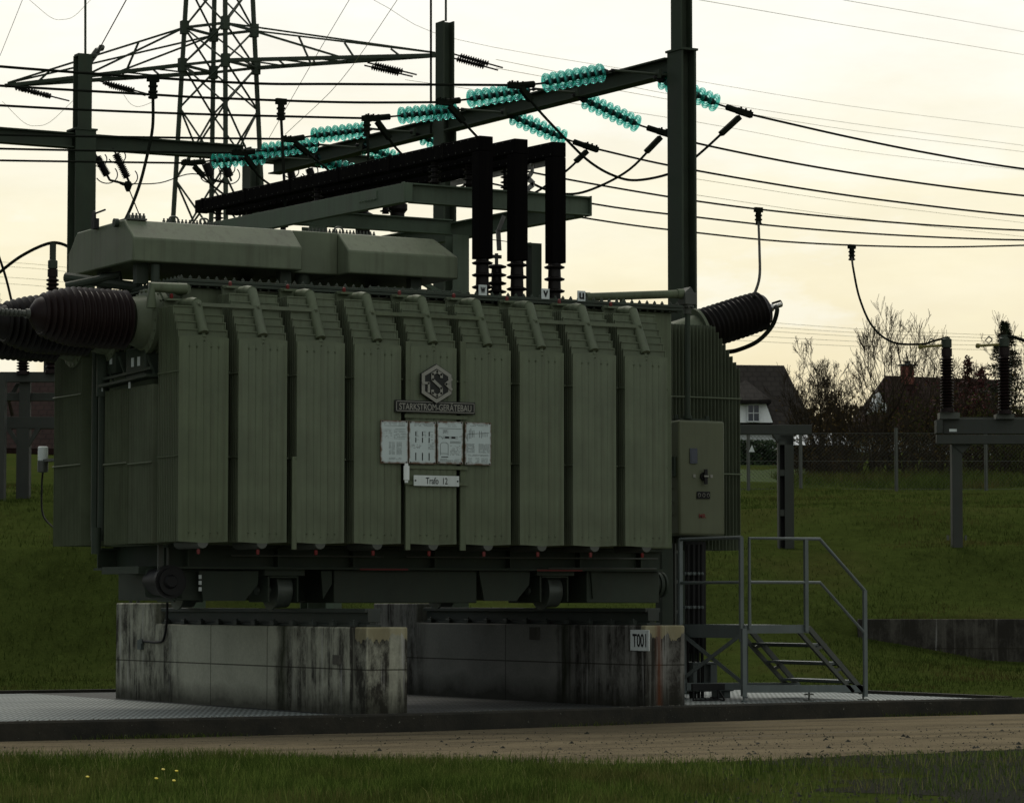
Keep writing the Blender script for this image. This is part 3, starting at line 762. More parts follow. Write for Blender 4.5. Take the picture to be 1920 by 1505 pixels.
x0, x1, z0, z1 = rect(776, 890.5, 861, 912, PV)
mb = MB(); mb.box(x0, x1, PV, PV+.01, z0, z1); pl = mb.build('number_plate', M['white'], T, bevel=.002)
mb = MB(); mb.text('Trafo  12', ((x0+x1)/2, PV-.003, (z0+z1)/2), (z1-z0)*.62, (x1-x0)*.48, bold=.008); mb.build('lettering', M['letter'], pl)
mb = MB()
for x in (x0+.02, x1-.02): mb.lathe((x, PV, (z0+z1)/2), (0,-1,0), [(0,.010),(.005,.010)], 8)
mb.build('screw', M['letter'], pl)
x0, x1, z0, z1 = rect(757, 868, 767, 905, PV)
mb = MB(); mb.box(x0, x1, PV-.01, PV+.01, z0+.03, z1-.03); mb.box(x0+.012, x1-.012, PV-.004, PV+.008, z0, z1); mb.build('hanging_tag', M['white'], T, bevel=.003)
# conservator with a recess between its two chambers
CV = M['green']
u0 = -.012; uL = 2.09; uR = 2.68; u1 = 4.13; zb, zc, zt = 5.018, 5.28, 5.515; vf = 1.30; vb = 3.30; ch = .28
def cons(mb, a, b, vf_, flat=False):
    if flat: poly = [(a, vf_, zb), (a, vf_, zt), (a, vb-ch, zt), (a, vb, zc), (a, vb, zb)]
    else: poly = [(a, vf_, zb), (a, vf_, zc), (a, vf_+ch, zt), (a, vb-ch, zt), (a, vb, zc), (a, vb, zb)]
    mb.prism(poly, (b-a, 0, 0))
mb = MB(); cons(mb, u0, uL, vf); cons(mb, uL-.001, uR+.001, vf+ch+.002, True); cons(mb, uR, u1, vf)
# the right-hand end is sloped too
n0 = len(mb.v)-12
for i in range(n0, len(mb.v)):
    x, y, z = mb.v[i]
    if abs(x-u1) < 1e-6 and z > zc+.01: mb.v[i] = (x-.18, y, z)
cn = mb.build('conservator', CV, T, bevel=.018)
for u in (.12, 1.9, 3.6):
    for v0_, v1_ in ((1.5, 1.62), (2.6, 2.72)): mb = MB(); mb.box(u, u+.14, v0_, v1_, 4.79, 5.02); mb.build('support_leg', M['green_dark'], cn)
mb = MB(); mb.tube([(2.3, 1.75, 4.79), (2.3, 1.75, 5.02)], .09, 12); mb.build('oil_pipe', M['green_dark'], cn)
mb = MB(); mb.tube([(.2, 2.2, 4.79), (.2, 2.2, 4.95), (-.3, 2.6, 4.83)], .05, 10); mb.build('oil_pipe', M['green_dark'], cn)
mb = MB()
for (xa, ya, xb, yb, n) in ((300, 409, 410, 416, 16), (572, 428, 700, 437, 20)):
    a = onV(xa, ya, 1.9); b = onV(xb, yb, 1.9)
    mb.box(a.x, b.x, 1.8, 2.5, zt+.002, zt+.022)
    for i in range(n): mb.lathe((a.x+(b.x-a.x)*(i+.5)/n, 1.84, zt+.02), (0,0,1), [(0,.018),(.03,.018),(.03,.01),(.055,.01)], 6)
mb.box(.02, .26, 1.55, 1.95, zt, zt+.02)
for i in range(5): mb.lathe((.05+i*.045, 1.58, zt+.02), (0,0,1), [(0,.02),(.035,.02),(.035,.011),(.06,.011)], 6)
for u in (.62, 1.0, 2.72): mb.tube(smooth_path([(u, 1.75, zt), (u, 1.75, zt+.07), (u+.05, 1.75, zt+.09), (u+.10, 1.75, zt+.07), (u+.10, 1.75, zt)], 4), .012, 6)
mb.build('hatch_flange', M['galv_dark'], cn)
a = onU(180, 415, u0-.02); mb = MB()
mb.box(u0-.06, u0, a.y-.05, a.y+.05, a.z-.09, a.z+.03); mb.tube([(u0-.03, a.y, a.z+.02), (u0-.03, a.y, a.z+.09), (u0-.03, a.y-.3, a.z+.10)], .012, 6); mb.lathe((u0-.03, a.y+.06, a.z+.08), (1,0,0), [(0,.05),(.015,.05)], 12)
mb.build('level_switch', M['black'], cn)
a = onU(221, 418, u0); mb = MB(); mb.lathe((u0, a.y, a.z), (-1,0,0), [(0,.05),(.05,.05),(.05,.03)], 12); mb.build('drain_plug', M['green_dark'], cn)
# small fittings on the cover, under the conservator
for pts, r_ in (([(2.9, 1.2, 4.84), (4.1, 1.2, 4.84)], .026), ([(.35, 2.0, 4.8), (-.25, 2.75, 4.95)], .06), ([(.3, 1.4, 4.8), (.3, 1.4, 5.0)], .05), ([(4.4, 1.35, 4.83), (6.1, 1.35, 4.83)], .02)):
    mb = MB(); mb.tube(pts, r_, 10); mb.build('cover_pipe', M['green_dark'], T)
# low-voltage bushings
def lv_bushing(u, v, zb_, zt_, rc, rs, n, mat, name='low_voltage_bushing'):
    mb = MB(); prof = [(0, rs*.95), (.03, rs*.95), (.031, rc)]
    H = zt_-zb_-.03
    for i in range(n):
        z = .05+H*(i+.35)/n; prof += [(z, rc), (z+.012, rs*.92), (z+.022, rs), (z+.03, rs), (z+.05, rc*1.05)]
    prof += [(zt_-zb_, rc)]
    mb.lathe((u, v, zb_), (0,0,1), prof, 24); return mb.build(name, mat, T)
for u in (4.34, 4.81, 5.325): lv_bushing(u, 1.09, 4.79, 5.25, .075, .125, 3, M['dark_porcelain'])
a = onV(931, 530, 1.35)
lv_bushing(a.x, 1.35, 4.79, 5.22, .06, .12, 4, M['dark_porcelain'], 'neutral_bushing')
mb = MB(); mb.tube([(a.x, 1.35, 5.22), (a.x, 1.35, 5.36)], .022, 8); mb.box(a.x-.06, a.x+.06, 1.33, 1.37, 5.30, 5.34)
mb.build('terminal', M['galv_dark'], T)
mb = MB(); b1 = onV(936, 470, 1.35); b2 = onV(934, 432, 1.35); b3 = onV(945, 405, 1.35)
mb.bar(b1, b2, .06, .012, up=(0,1,0)); mb.bar(b2-V3((0,0,.01)), b3, .05, .012, up=(0,1,0)); mb.build('earthing_strap', M['alu'], T)
a = onV(1001, 540, 1.25); b = onV(1001, 457, 1.25)
mb = MB(); mb.box(a.x-.07, a.x+.07, 1.18, 1.32, 4.79, b.z); mb.tube([(a.x-.09, 1.2, b.z-.02), (a.x-.60, 1.2, b.z+.01)], .006, 5); mb.lathe((a.x-.1, 1.2, b.z-.02), (1,0,0), [(-.03,.02),(.03,.03)], 8)
mb.build('relief_vent', M['green_dark'], T, bevel=.01)
for ch_, x, y in (('w', 905, 544), ('v', 1022.5, 551), ('u', 1090, 555)):
    c = onV(x, y, .70); mb = MB(); mb.box(c.x-.054, c.x+.054, .694, .706, c.z-.062, c.z+.062); mb.box(c.x-.012, c.x+.012, .707, .72, 4.75, c.z); pl = mb.build('phase_plate', M['white'], T, bevel=.002)
    mb = MB(); mb.text(ch_, (c.x, .690, c.z), .075, .068, bold=.03); mb.build('lettering', M['letter'], pl)
# tap-changer drive: long pipe, gear box, shaft and cabinet at the right end
DV = 2.50
a = onV(1100, 557, DV); b = onV(1276, 551, DV); g = onV(1289, 553, DV); s = onV(1289, 785, DV)
mb = MB(); mb.tube([a, b], .052, 14); mb.lathe(a, (1,0,0), [(-.02,.06),(.04,.062),(.04,.05)], 14); mb.lathe(b, (1,0,0), [(-.06,.06),(.03,.066)], 14)
mb.box(a.x+.5, a.x+.54, DV-.03, DV+.03, 4.78, a.z)
mb.build('drive_pipe', G, T)
mb = MB(); mb.box(g.x-.09, g.x+.09, DV-.09, DV+.09, g.z-.13, g.z+.02); mb.lathe((g.x, DV, g.z-.13), (0,0,-1), [(0,.085),(.03,.085),(.03,.05),(.12,.05)], 12); mb.prism([(g.x-.09, DV-.08, g.z+.02), (g.x+.09, DV-.08, g.z-.02), (g.x+.0, DV-.08, g.z+.10)], (0, .16, 0))
for i in range(6): mb.lathe((g.x+.07*math.cos(i*1.047), DV+.07*math.sin(i*1.047)-.02, g.z-.15), (0,0,-1), [(0,.014),(.03,.014)], 6)
mb.build('gear_box', M['galv_dark'], T, bevel=.008)
mb = MB(); mb.tube([(g.x, DV, g.z-.2), s], .035, 12); mb.lathe(s, (0,0,1), [(0,.06),(.04,.06),(.04,.04),(.10,.04)], 12); mb.build('drive_shaft', M['green_dark'], T)
x0, x1, z0, z1 = rect(1273, 787, 1360, 1004, DV-.12); cb = MB(); cb.box(x0, x1, DV-.12, DV+.30, z0, z1)
cab = cb.build('control_cabinet', M['cabinet'], T, bevel=.03)
mb = MB(); mb.box(x0+.0, x1, DV+.302, DV+.36, z0+.02, z1+.02); mb.box(x0+.1, x1-.15, DV+.0, DV+.2, z1+.0, z1+.03)
for x in (x0+.12, x1-.1): mb.lathe((x, DV+.15, z1), (0,0,1), [(0,.02),(.04,.035),(.08,.03)], 8)
for x in (x0+.02, x1-.02): mb.box(x-.03 if x > x0+.1 else x-.05, x+.05 if x > x0+.1 else x+.03, DV-.05, DV+.02, z0+.75, z0+1.0)
mb.build('rear_frame', M['green_dark'], cab)
q = DV-.125
xa, xb, za, zb_ = rect(1293, 840, 1307, 869, q); mb = MB(); mb.box(xa, xb, q-.012, q, za, zb_); mb.box(xa+.02, xb-.02, q-.014, q-.01, za+.02, zb_-.02); mb.build('sight_window', M['window_glass'], cab, bevel=.006)
xa, xb, za, zb_ = rect(1306, 921, 1331, 935, q); mb = MB(); mb.box(xa, xb, q-.012, q, za, zb_); cl = mb.build('counter_window', M['letter'], cab, bevel=.004)
mb = MB()
for k in range(3):
    cx = xa+(xb-xa)*(k+.5)/3; r_ = .018
    mb.tube([(cx+r_*math.cos(t), q-.015, (za+zb_)/2+r_*1.3*math.sin(t)) for t in [2*math.pi*i/10 for i in range(11)]], .0035, 4)
mb.build('counter_digit', M['silver_letter'], cl)
c = onV(1319, 893, q); mb = MB(); mb.lathe(c, (0,-1,0), [(0,.055),(.03,.055),(.03,.03),(.06,.03)], 14); mb.bar(V3((c.x, q-.055, c.z+.09)), V3((c.x, q-.055, c.z-.10)), .045, .02, up=(0,1,0)); mb.build('door_handle', M['black'], cab)
mb = MB(); mb.box(c.x-.03, c.x+.04, q-.068, q-.06, c.z-.008, c.z+.012)
mb.build('handle_label', M['silver_letter'], cab)
for dx in (-.14, .12):
    mb = MB(); mb.box(c.x+dx-.018, c.x+dx+.018, q-.006, q, c.z-.015, c.z+.025); mb.build('handle_label', M['silver_letter'], cab)
c = onV(1317, 967, q); mb = MB(); mb.text('MR', (c.x, q-.003, c.z), .055, .105, bold=.03); mb.build('red_lettering', M['red'], cab)
for y in (868, 903, 953): 
    c = onV(1265, y, DV); mb = MB(); mb.tube([(x0-.0, DV+.05, c.z+.09), (x0-.05, DV+.03, c.z+.05), (x0-.05, DV+.03, c.z-.05), (x0, DV+.05, c.z-.09)], .012, 6); mb.build('clasp', M['galv_dark'], cab)
# high-voltage bushings
def hv_bushing(base, ax, L, rc, rs, n, tip, mat, name='high_voltage_bushing', taper=.75):
    prof = [(0, rc*.9)]
    for i in range(n):
        t = L*(i+.2)/n; p = L/n; k = 1.0 if i < n*.58 else 1-(1-taper)*((i-n*.58)/(n*.42))**1.4
        prof += [(t, rc*k), (t+p*.30, rs*k*.97), (t+p*.42, rs*k), (t+p*.55, rs*k*.97), (t+p*.80, rc*k)]
    prof += [(L, rc*taper), (L+.05, rc*taper*.86), (L+.10, rc*taper*.5), (L+.13, .05)]
    mb = MB(); mb.lathe(base, ax, prof, 40); o = mb.build(name, mat, T)
    mb = MB(); b = V3(base)+V3(ax).normalized()*(L+.12); a_ = V3(ax).normalized()
    mb.lathe(b, a_, [(0,.055),(.05,.055),(.05,.035),(.10,.035)]+[x for k in range(8) for x in ((.10+k*.05, .022), (.11+k*.05, .042), (.135+k*.05, .042), (.145+k*.05, .022))]+[(.52,.03),(.9,.03)] if tip else [(0,.06),(.04,.06),(.04,.03),(.19,.028)], 14)
    mb.build('terminal_stud', M['galv_dark'] if tip else M['alu'], o)
    return o
for vv, du in ((1.1, 0), (2.2, -.02), (3.25, 0)):
    hv_bushing((-.16+du, vv, 4.325), (-1, 0, .02), 1.02, .300, .335, 15, True, M['porcelain'] if vv < 2 else M['dark_porcelain'], taper=.66)
    mb = MB(); mb.lathe((.42, vv, 4.31), (-1,0,.02), [(0,.30),(.20,.30),(.201,.37),(.26,.37),(.262,.345),(.32,.345),(.321,.37),(.38,.37),(.40,.30),(.56,.26)], 32)
    for i in range(18):
        q = 2*math.pi*i/18; mb.lathe((.14, vv+.345*math.cos(q), 4.32+.345*math.sin(q)), (-1,0,0), [(0,.018),(.12,.018)], 6)
    mb.build('bushing_turret', G, T)
BV = 3.45
p0 = onV(1316, 618, BV); p1 = onV(1420, 583, BV); ax = (p1-p0).normalized(); ax = V3((ax.x, -.12, ax.z)).normalized()
ob = hv_bushing(p0, ax, (p1-p0).length, .248, .278, 13, False, M['dark_porcelain'], taper=.95)
mb = MB(); mb.lathe(p0, -ax, [(-.02,.22),(.02,.30),(.06,.30),(.06,.22),(1.1,.22)], 28); mb.build('bushing_turret', G, T)
tipR = p1+ax*.27
mb = MB(); mb.tube(smooth_path([tipR, onV(1457, 583, BV-.3), onV(1447, 612, BV-.3), onV(1420, 640, BV-.3), onV(1384, 656, BV-.1), onV(1362, 660, BV+.2)], 6), .030, 10); mb.lathe(tipR-ax*.10, ax, [(0,.05),(.2,.05)], 10); mb.build('bushing_lead', M['wire'], T)
# breather canister hanging at the rear left
u = .35; a = onU(71, 838, u); b = onU(90, 886, u)
mb = MB(); cy = (a.y+b.y)/2; mb.lathe((u, cy, a.z), (0,0,-1), [(0,.05),(.01,.062),(.17,.062),(.18,.054)], 16); br = mb.build('breather', M['white'], T)
mb = MB(); mb.lathe((u, cy, a.z-.18), (0,0,-1), [(0,.066),(.13,.066),(.14,.03)], 16); mb.box(u-.02, u+.10, cy-.45, cy, a.z-.19, a.z-.16); mb.build('breather_cup', M['galv_dark'], br)
mb = MB(); mb.tube(smooth_path([(u, cy, a.z-.32), (u, cy+.03, a.z-.5), (u, cy-.03, a.z-.85), (u+.1, cy-.30, a.z-1.05)]), .012, 6); mb.build('breather_hose', M['black'], br)
# undercarriage
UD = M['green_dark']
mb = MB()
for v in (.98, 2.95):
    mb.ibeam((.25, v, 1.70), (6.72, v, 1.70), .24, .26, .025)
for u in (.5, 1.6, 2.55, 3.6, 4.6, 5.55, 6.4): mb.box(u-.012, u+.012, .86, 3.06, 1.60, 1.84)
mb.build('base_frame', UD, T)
for gx0, gx1, wx0, wx1, uc in ((372, 485, 502, 560, 2.02), (898, 994, 1012, 1066, 6.02)):
    mb = MB()
    mb.prism([onV(x, y, .98) for x, y in ((gx0, 1070), (gx1, 1070), (gx1-2, 1096), (gx1-26, 1126), (gx0+10, 1126))], (0, .03, 0)); mb.build('gusset_plate', UD, T)
    mb = MB(); mb.prism([onV(x, y, .97) for x, y in ((wx1+42, 1070), (wx1+62, 1070), (wx1+62, 1095), (wx1+46, 1122))], (0, .03, 0)); mb.build('gusset_plate', UD, T)
    ua = onV(wx0, 1100, 1.0).x; ub_ = onV(wx1, 1100, 1.0).x; zt_ = onV(wx0, 1079, 1.0).z
    for v in (1.26, 3.95):
        mb = MB(); mb.box(ua, ua+.025, v-.26, v+.26, 1.20, zt_); mb.box(ub_-.02, ub_, v-.26, v+.26, 1.20, zt_); mb.box(ua+.025, ub_-.02, v-.27, v+.27, zt_-.025, zt_); mb.box(ua-.06, ub_+.06, v-.3, v+.3, zt_, 1.60)
        fk = mb.build('wheel_fork', UD, T, bevel=.005)
        mb = MB(); c_ = ub_-.13; mb.lathe((c_-.11, v, 1.335), (1,0,0), [(0,.225),(.025,.225),(.03,.203),(.20,.197)], 36); mb.lathe((ua-.03, v, 1.335), (1,0,0), [(0,.05),(ub_-ua+.06,.05)], 12); mb.build('wheel', M['wheel_steel'], fk)
# deep skid boxes between the wheels
for xa_, xb_ in ((626, 894), (1100, 1236)):
    a_ = onV(xa_, 1100, 1.0).x; b_ = onV(xb_, 1100, 1.0).x; mb = MB(); mb.box(a_, b_, 1.0, 2.93, 1.19, 1.57); mb.build('skid_box', UD, T, bevel=.01)
mb = MB(); mb.box(.96, 6.2, 1.78, 1.82, 1.22, 1.598); mb.build('cross_plate', UD, T)
mb = MB(); mb.box(.45, .95, 1.1, 2.8, 1.22, 1.57); mb.build('skid_box', UD, T, bevel=.01)
mb = MB()
for ux in (2.62, 4.95): mb.box(ux, ux+.62, .855, .862, 1.565, 1.585)
mb.build('red_edge', M['red'], T)
mb = MB(); mb.tube([(5.1, .85, 1.60), (6.6, .85, 1.60)], .012, 6); mb.tube([(1.0, .82, 1.72), (2.9, .82, 1.72)], .010, 6); mb.tube([(3.2, .82, 1.72), (6.6, .82, 1.72)], .010, 6); mb.build('earth_rod', M['galv_dark'], T)
a = onV(323, 1090, .75); mb = MB()
mb.lathe((a.x, .75, a.z), (0,1,0), [(0,.08),(.0,.15),(.04,.15),(.04,.185),(.10,.185),(.10,.15),(.5,.15)], 24); mb.lathe((a.x-.02, .74, a.z), (0,-1,0), [(0,.08),(.04,.06)], 12); mb.build('oil_pump', M['black'], T)
a = onV(283, 1093, 1.3); mb = MB(); mb.lathe((a.x, 1.3, a.z), (.86,-.5,0), [(-.05,.16),(0,.17),(.35,.17)], 20); mb.box(a.x-.15, a.x+.6, 1.3, 2.4, 1.52, 1.6); mb.build('pump_housing', UD, T)
a = onV(1237, 1096, 1.5); mb = MB(); mb.tube([(6.3, 1.5, a.z), (a.x, 1.5, a.z)], .13, 20); mb.lathe((a.x, 1.5, a.z), (1,0,0), [(-.06,.155),(-.02,.155),(-.02,.13),(.0,.13),(.01,.155),(.035,.155)], 24); mb.build('oil_outlet', UD, T)
for k, y in enumerate((1081, 1092, 1104)):
    a = onV(375, y, .95); mb = MB(); mb.box(a.x-.017, a.x+.017, .944, .952, a.z-.022, a.z+.022); mb.box(a.x-.007, a.x+.007, .940, .945, a.z-.010, a.z+.010); mb.build('valve_tag', M['white'], T)
mb = MB(); a = onV(300, 1028, .9); mb.box(a.x-.02, a.x+.04, .9, .93, 1.55, 1.84); mb.box(a.x+.09, a.x+.11, .9, .93, 1.6, 1.84); mb.build('hose_stub', M['galv_dark'], T)
# ------------------------------------------------------------------ access stair
SV = .97; UA, UB, UC = 7.95, 8.89, 9.73; DZ = .918; SVB = 2.40
S = thing('access_stair', 'galvanised steel platform stair with tubular handrails at the right end of the transformer', 'steps', (8.8, 1.6, 0))
GV = M['galv']
mb = MB(); mb.box(UA, UB, SV, SVB, DZ-.035, DZ); 
mb.build('platform_deck', GV, S)
mb = MB(); mb.box(UA-.012, UA-.002, SV-.01, SVB, DZ-.16, DZ+.004); mb.box(UA-.002, UB, SV-.012, SV-.002, DZ-.10, DZ+.004); mb.box(UB, UB+.01, SV, SVB, DZ-.10, DZ-.002); mb.box(UA, UB, SVB, SVB+.01, DZ-.1, DZ+.002)
mb.build('platform_edge', GV, S)
ZR, ZM = 1.985, 1.445
def tubeo(name, pts, r=.022, n=8): m_ = MB(); m_.tube(pts, r, n); return m_.build(name, GV, S)
# near railing
mb = MB(); mb.tube([(UA+.05, SV-.03, DZ-.05), (UA+.05, SV-.03, ZR), (UB+.16, SV-.03, ZR), (UC, SV-.03, 1.345)], .022, 10); mb.build('handrail', GV, S)
tubeo('middle_rail', [(UA+.05, SV-.03, ZM), (UB+.16, SV-.03, ZM), (UC, SV-.03, .81)], .019)
mb = MB(); mb.bar((UB-.05, SV-.03, DZ-.08), (UB-.05, SV-.03, ZR), .05, .04, up=(0,1,0)); mb.build('railing_post', GV, S)
mb = MB(); mb.bar((UC, SV-.03, .02), (UC, SV-.03, 1.35), .05, .035, up=(0,1,0)); mb.build('railing_post', GV, S)
# side railing on the transformer side
tubeo('handrail', [(UA-.03, SV+.02, ZR+.01), (UA-.03, SVB+.0, ZR+.01)])
tubeo('middle_rail', [(UA-.03, SV+.02, ZM), (UA-.03, SVB, ZM)], .019)
for v in (SV+.03, SVB): mb = MB(); mb.bar((UA-.03, v, DZ-.20 if v < 2 else .03), (UA-.03, v, ZR+.01), .05, .04, up=(0,1,0)); mb.build('railing_post', GV, S)
# legs and cross braces
for u, v in ((UA-.02, SV), (UA-.02, SVB-.05), (UB-.03, SVB-.05)):
    mb = MB(); mb.bar((u, v, .05), (u, v, DZ-.04), .06, .05, up=(0,1,0)); mb.lathe((u, v, .0), (0,0,1), [(-.02,.035),(0,.035),(.005,.014),(.05,.014)], 8); mb.build('leg', GV, S)
mb = MB(); mb.bar((UA-.05, SV+.02, .80), (UA-.05, SVB-.04, .22), .012, .05); mb.build('cross_brace', GV, S)
mb = MB(); mb.bar((UA-.035, SV+.02, .22), (UA-.035, SVB-.04, .80), .012, .05); mb.build('cross_brace', GV, S)
# stringers and treads
for v, dz in ((SV, 0), (SVB-.06, 0)):
    mb = MB(); mb.bar((UB+.01, v+.02, DZ-.03), (UC+.0, v+.02, .08), .05, .06); mb.bar((UB-.13, v+.02, DZ-.08), (UC-.16, v+.02, .08), .05, .045)
    for q in (.28, .62): a_ = lerp((UB+.01, v+.02, DZ-.03), (UC, v+.02, .08), q); mb.bar(a_, a_+V3((-.13, 0, -.05)), .03, .04)
    mb.build('stringer', M['galv_dark'], S)
for k in range(3):
    t = (.22, .51, .80)[k]; u = UB+(UC-UB-.05)*t-.10; z = (DZ-.03)*(1-t)+.10*t-.03
    mb = MB(); mb.box(u-.02, u+.22, SV+.03, SVB-.09, z-.03, z); mb.box(u+.215, u+.225, SV+.03, SVB-.09, z-.05, z+.004); mb.build('tread', GV, S)
mb = MB(); mb.bar((UA, SV+.02, .14), (UC, SV+.02, .12), .05, .09); mb.bar((UA, SVB-.07, .14), (UC-.06, SVB-.07, .12), .05, .09); mb.build('base_beam', GV, S)
for u, v in ((UB+.02, SV+.02), (UC+.0, SV+.02)):
    mb = MB(); mb.lathe((u, v, -.02), (0,0,1), [(0,.07),(.012,.07),(.012,.012),(.12,.012)], 10); mb.box(u-.05, u+.05, v-.03, v+.03, .05, .07); mb.build('levelling_foot', M['galv_dark'], S)
# cable column beneath the cabinet
CVv = 2.62
a = onV(1242, 1172, CVv); b = onV(1262, 1030, CVv)
mb = MB(); mb.box(a.x, b.x, CVv, CVv+.16, -.02, 1.95); mb.box(a.x-.03, b.x+.03, CVv-.03, CVv+.19, -.02, .0); mb.build('steel_column', M['green_dark'], label='green steel box column behind the right concrete wall, left of the black cables', cat='column')
a = onV(1266, 1172, CVv); b = onV(1279, 1030, CVv)
mb = MB(); mb.box(a.x, a.x+.02, CVv, CVv+.1, 0, 1.95); mb.box(b.x-.02, b.x, CVv, CVv+.1, 0, 1.95)
for k in range(5): mb.box(a.x+.02, b.x-.02, CVv+.02, CVv+.06, .3+k*.38, .34+k*.38)
mb.build('cable_ladder', M['galv_dark'], label='narrow grey cable ladder beside the green column under the cabinet', cat='cable ladder')
cbt = thing('cable_bundle', 'bundle of black vertical cables with pale clamps under the control cabinet', 'cables', (onV(1300, 1290, CVv).x, CVv, 0))
mb = MB(); a = onV(1284, 1100, CVv+.1); b = onV(1322, 1100, CVv+.1); mb.box(a.x, b.x, CVv+.08, CVv+.10, .55, 1.98); mb.build('backing_plate', M['black'], cbt)
rng = random.Random(5)
for k, x in enumerate((1290, 1300, 1309, 1316)):
    top = onV(x, 1020, CVv); m1 = onV(x, 1200, CVv); bt = onV(1296+k*7, 1300, CVv)
    mb = MB(); mb.tube(smooth_path([top, onV(x, 1100, CVv), m1, onV(x-4+rng.random()*5, 1250, CVv), V3((bt.x, CVv, -.03))], 5), .022, 8); cbl = mb.build('cable', M['black'], cbt)
    mb = MB()
    for y in (1075, 1138): c = onV(x, y, CVv-.022); mb.lathe(c, (0,-1,0), [(0,.02),(.02,.02),(.02,.01),(.03,.01)], 8); mb.box(c.x-.03, c.x+.03, CVv-.0, CVv+.08, c.z-.02, c.z+.02)
    mb.build('clamp', M['galv'], cbl)
mb = MB(); a = onV(1300, 1241, 2.5); b = onV(1345, 1285, 2.5)
mb.box(a.x, b.x, 2.5, 2.8, a.z-.03, a.z); mb.box(b.x-.10, b.x, 2.5, 2.8, b.z-.05, a.z-.03); mb.box(a.x, b.x+.22, 2.45, 2.85, b.z-.05-.02, b.z-.05); mb.box(a.x, a.x+.06, 2.5, 2.8, b.z-.05, a.z-.03); mb.box(b.x+.10, b.x+.2, 2.5, 2.8, -.02, b.z-.07)
mb.build('step_bench', GV, label='small low galvanised step bench on the grating behind the stair braces', cat='step', bevel=.006)
mb = MB(); a = onV(1300, 1300, 1.35); 
for dx in (0, .36): mb.tube([(a.x+dx, 1.35, -.01), (a.x+dx, 1.35, .16)], .012, 6)
mb.tube([(a.x, 1.35, .0), (a.x+.36, 1.35, .0)], .012, 6); mb.box(a.x-.02, a.x+.45, 1.33, 1.37, .12, .20)
mb.build('cable_stand', M['black'], label='small black angle frame holding cable ends on the grating beside the right wall', cat='stand')
mb = MB(); a = onV(1345, 1292, 1.4); mb.tube(smooth_path([(a.x-.12, 1.4, .16), (a.x, 1.4, .13), (a.x+.1, 1.4, .0), (a.x+.06, 1.4, -.005), (a.x-.1, 1.4, .03)], 5), .011, 6)
mb.build('loose_cable', M['black'], label='thin black cable end looping onto the grating under the stair', cat='cable')
# ------------------------------------------------------------------ busbar ducts and their frame
UDU = (4.25, 4.725, 5.25); DT = 6.705; DB = 6.525; DFAR = 9.42
names = ('left one, nearest the conservator', 'middle one of three', 'right one, nearest the tall post')
sn = ('left', 'middle', 'right')
for k, u in enumerate(UDU):
    ul = u-.0; w = .185; fz = .17
    t = thing('busbar_duct', 'black square busbar duct bending down to the cover, '+names[k], 'busbar duct', (u+.09, 1.0, 5.24), 'black busbar ducts')
    mb = MB(); mb.box(ul, ul+w, 1.0, 1.19, 5.25, DB); mb.build('vertical_duct', M['duct'], t, bevel=.008)
    mb = MB(); mb.prism([(ul, 1.0, DB+.002), (ul, 1.0, DT), (ul, DFAR, DT+fz), (ul, DFAR, DB+fz), (ul, 1.19, DB+.004)], (w, 0, 0)); hd = mb.build('horizontal_duct', M['duct'], t, bevel=.008)
    for j in range(6):
        v = 1.9+j*1.45; z = DB+fz*(v-1)/(DFAR-1); mb = MB(); mb.box(ul-.006, ul+w+.006, v, v+.05, z-.006, z+.19)
        mb.build('joint_cover', M['duct'], hd)
    mb = MB()
    for j in range(46):
        v = 1.05+j*.18; z = DB+fz*(v-1)/(DFAR-1)
        for q in (.03, .155): mb.lathe((ul-.001, v+(.05 if q > .1 else 0), z+q), (-1,0,0), [(0,.007),(.005,.007)], 5)
    for j in range(6):
        z = 6.6-j*.02
    mb.build('rivet', M['galv_dark'], hd)
    for j, v in enumerate((2.3, 5.6, 8.8)):
        zt_ = DB+fz*(v-1)/(DFAR-1); zb_ = 6.27+.02*(v-2.2)
        mb = MB(); H = zt_-zb_; pr = [(0,.05)]
        for q in range(4): pr += [(H*(q+.3)/4.4,.04), (H*(q+.45)/4.4,.075), (H*(q+.6)/4.4,.075), (H*(q+.8)/4.4,.04)]
        pr += [(H,.05)]; mb.lathe((ul+.09, v, zb_), (0,0,1), pr, 14)
        o = mb.build('support_insulator', M['dark_porcelain'], label='small ribbed insulator under the %s black duct, %s' % (sn[k], ('nearest the drop', 'in the middle', 'at the far end')[j]), cat='insulator', group='insulators under the busbar ducts')
t = thing('bus_support', 'green steel beam frame carrying the black busbar ducts above the transformer', 'steel frame', (5.2, 5.5, 2.0))
GF = M['frame_green']
mb = MB(); mb.prism([(3.88, 2.19, 6.03), (3.88, 2.19, 6.262), (3.88, 9.4, 6.42), (3.88, 9.4, 6.18)], (.10, 0, 0)); mb.box(3.86, 3.88, 2.19, 2.26, 6.02, 6.27); mb.build('side_beam', GF, t, bevel=.004)
mb = MB(); a = onU(672, 376, 3.87); b = onU(706, 362, 3.87); mb.prism([(3.87, a.y, a.z-.01), (3.87, b.y, b.z-.07), (3.87, b.y, b.z+.03), (3.87, a.y, a.z+.09)], (.01, 0, 0))
for k in range(6): q = lerp(onU(676, 379, 3.86), onU(702, 374, 3.86), k/5); mb.lathe(q, (-1,0,0), [(0,.014),(.02,.014)], 6)
mb.build('splice_plate', GF, t)
mb = MB(); mb.ibeam((3.99, 2.26, 6.145), (6.48, 2.26, 6.135), .14, .235, .018); mb.box(6.48, 6.495, 2.18, 2.34, 6.01, 6.26); mb.build('cross_beam', GF, t)
mb = MB(); mb.ibeam((6.40, 2.34, 6.12), (6.40, 9.4, 6.22), .14, .235, .018); mb.build('side_beam', GF, t)
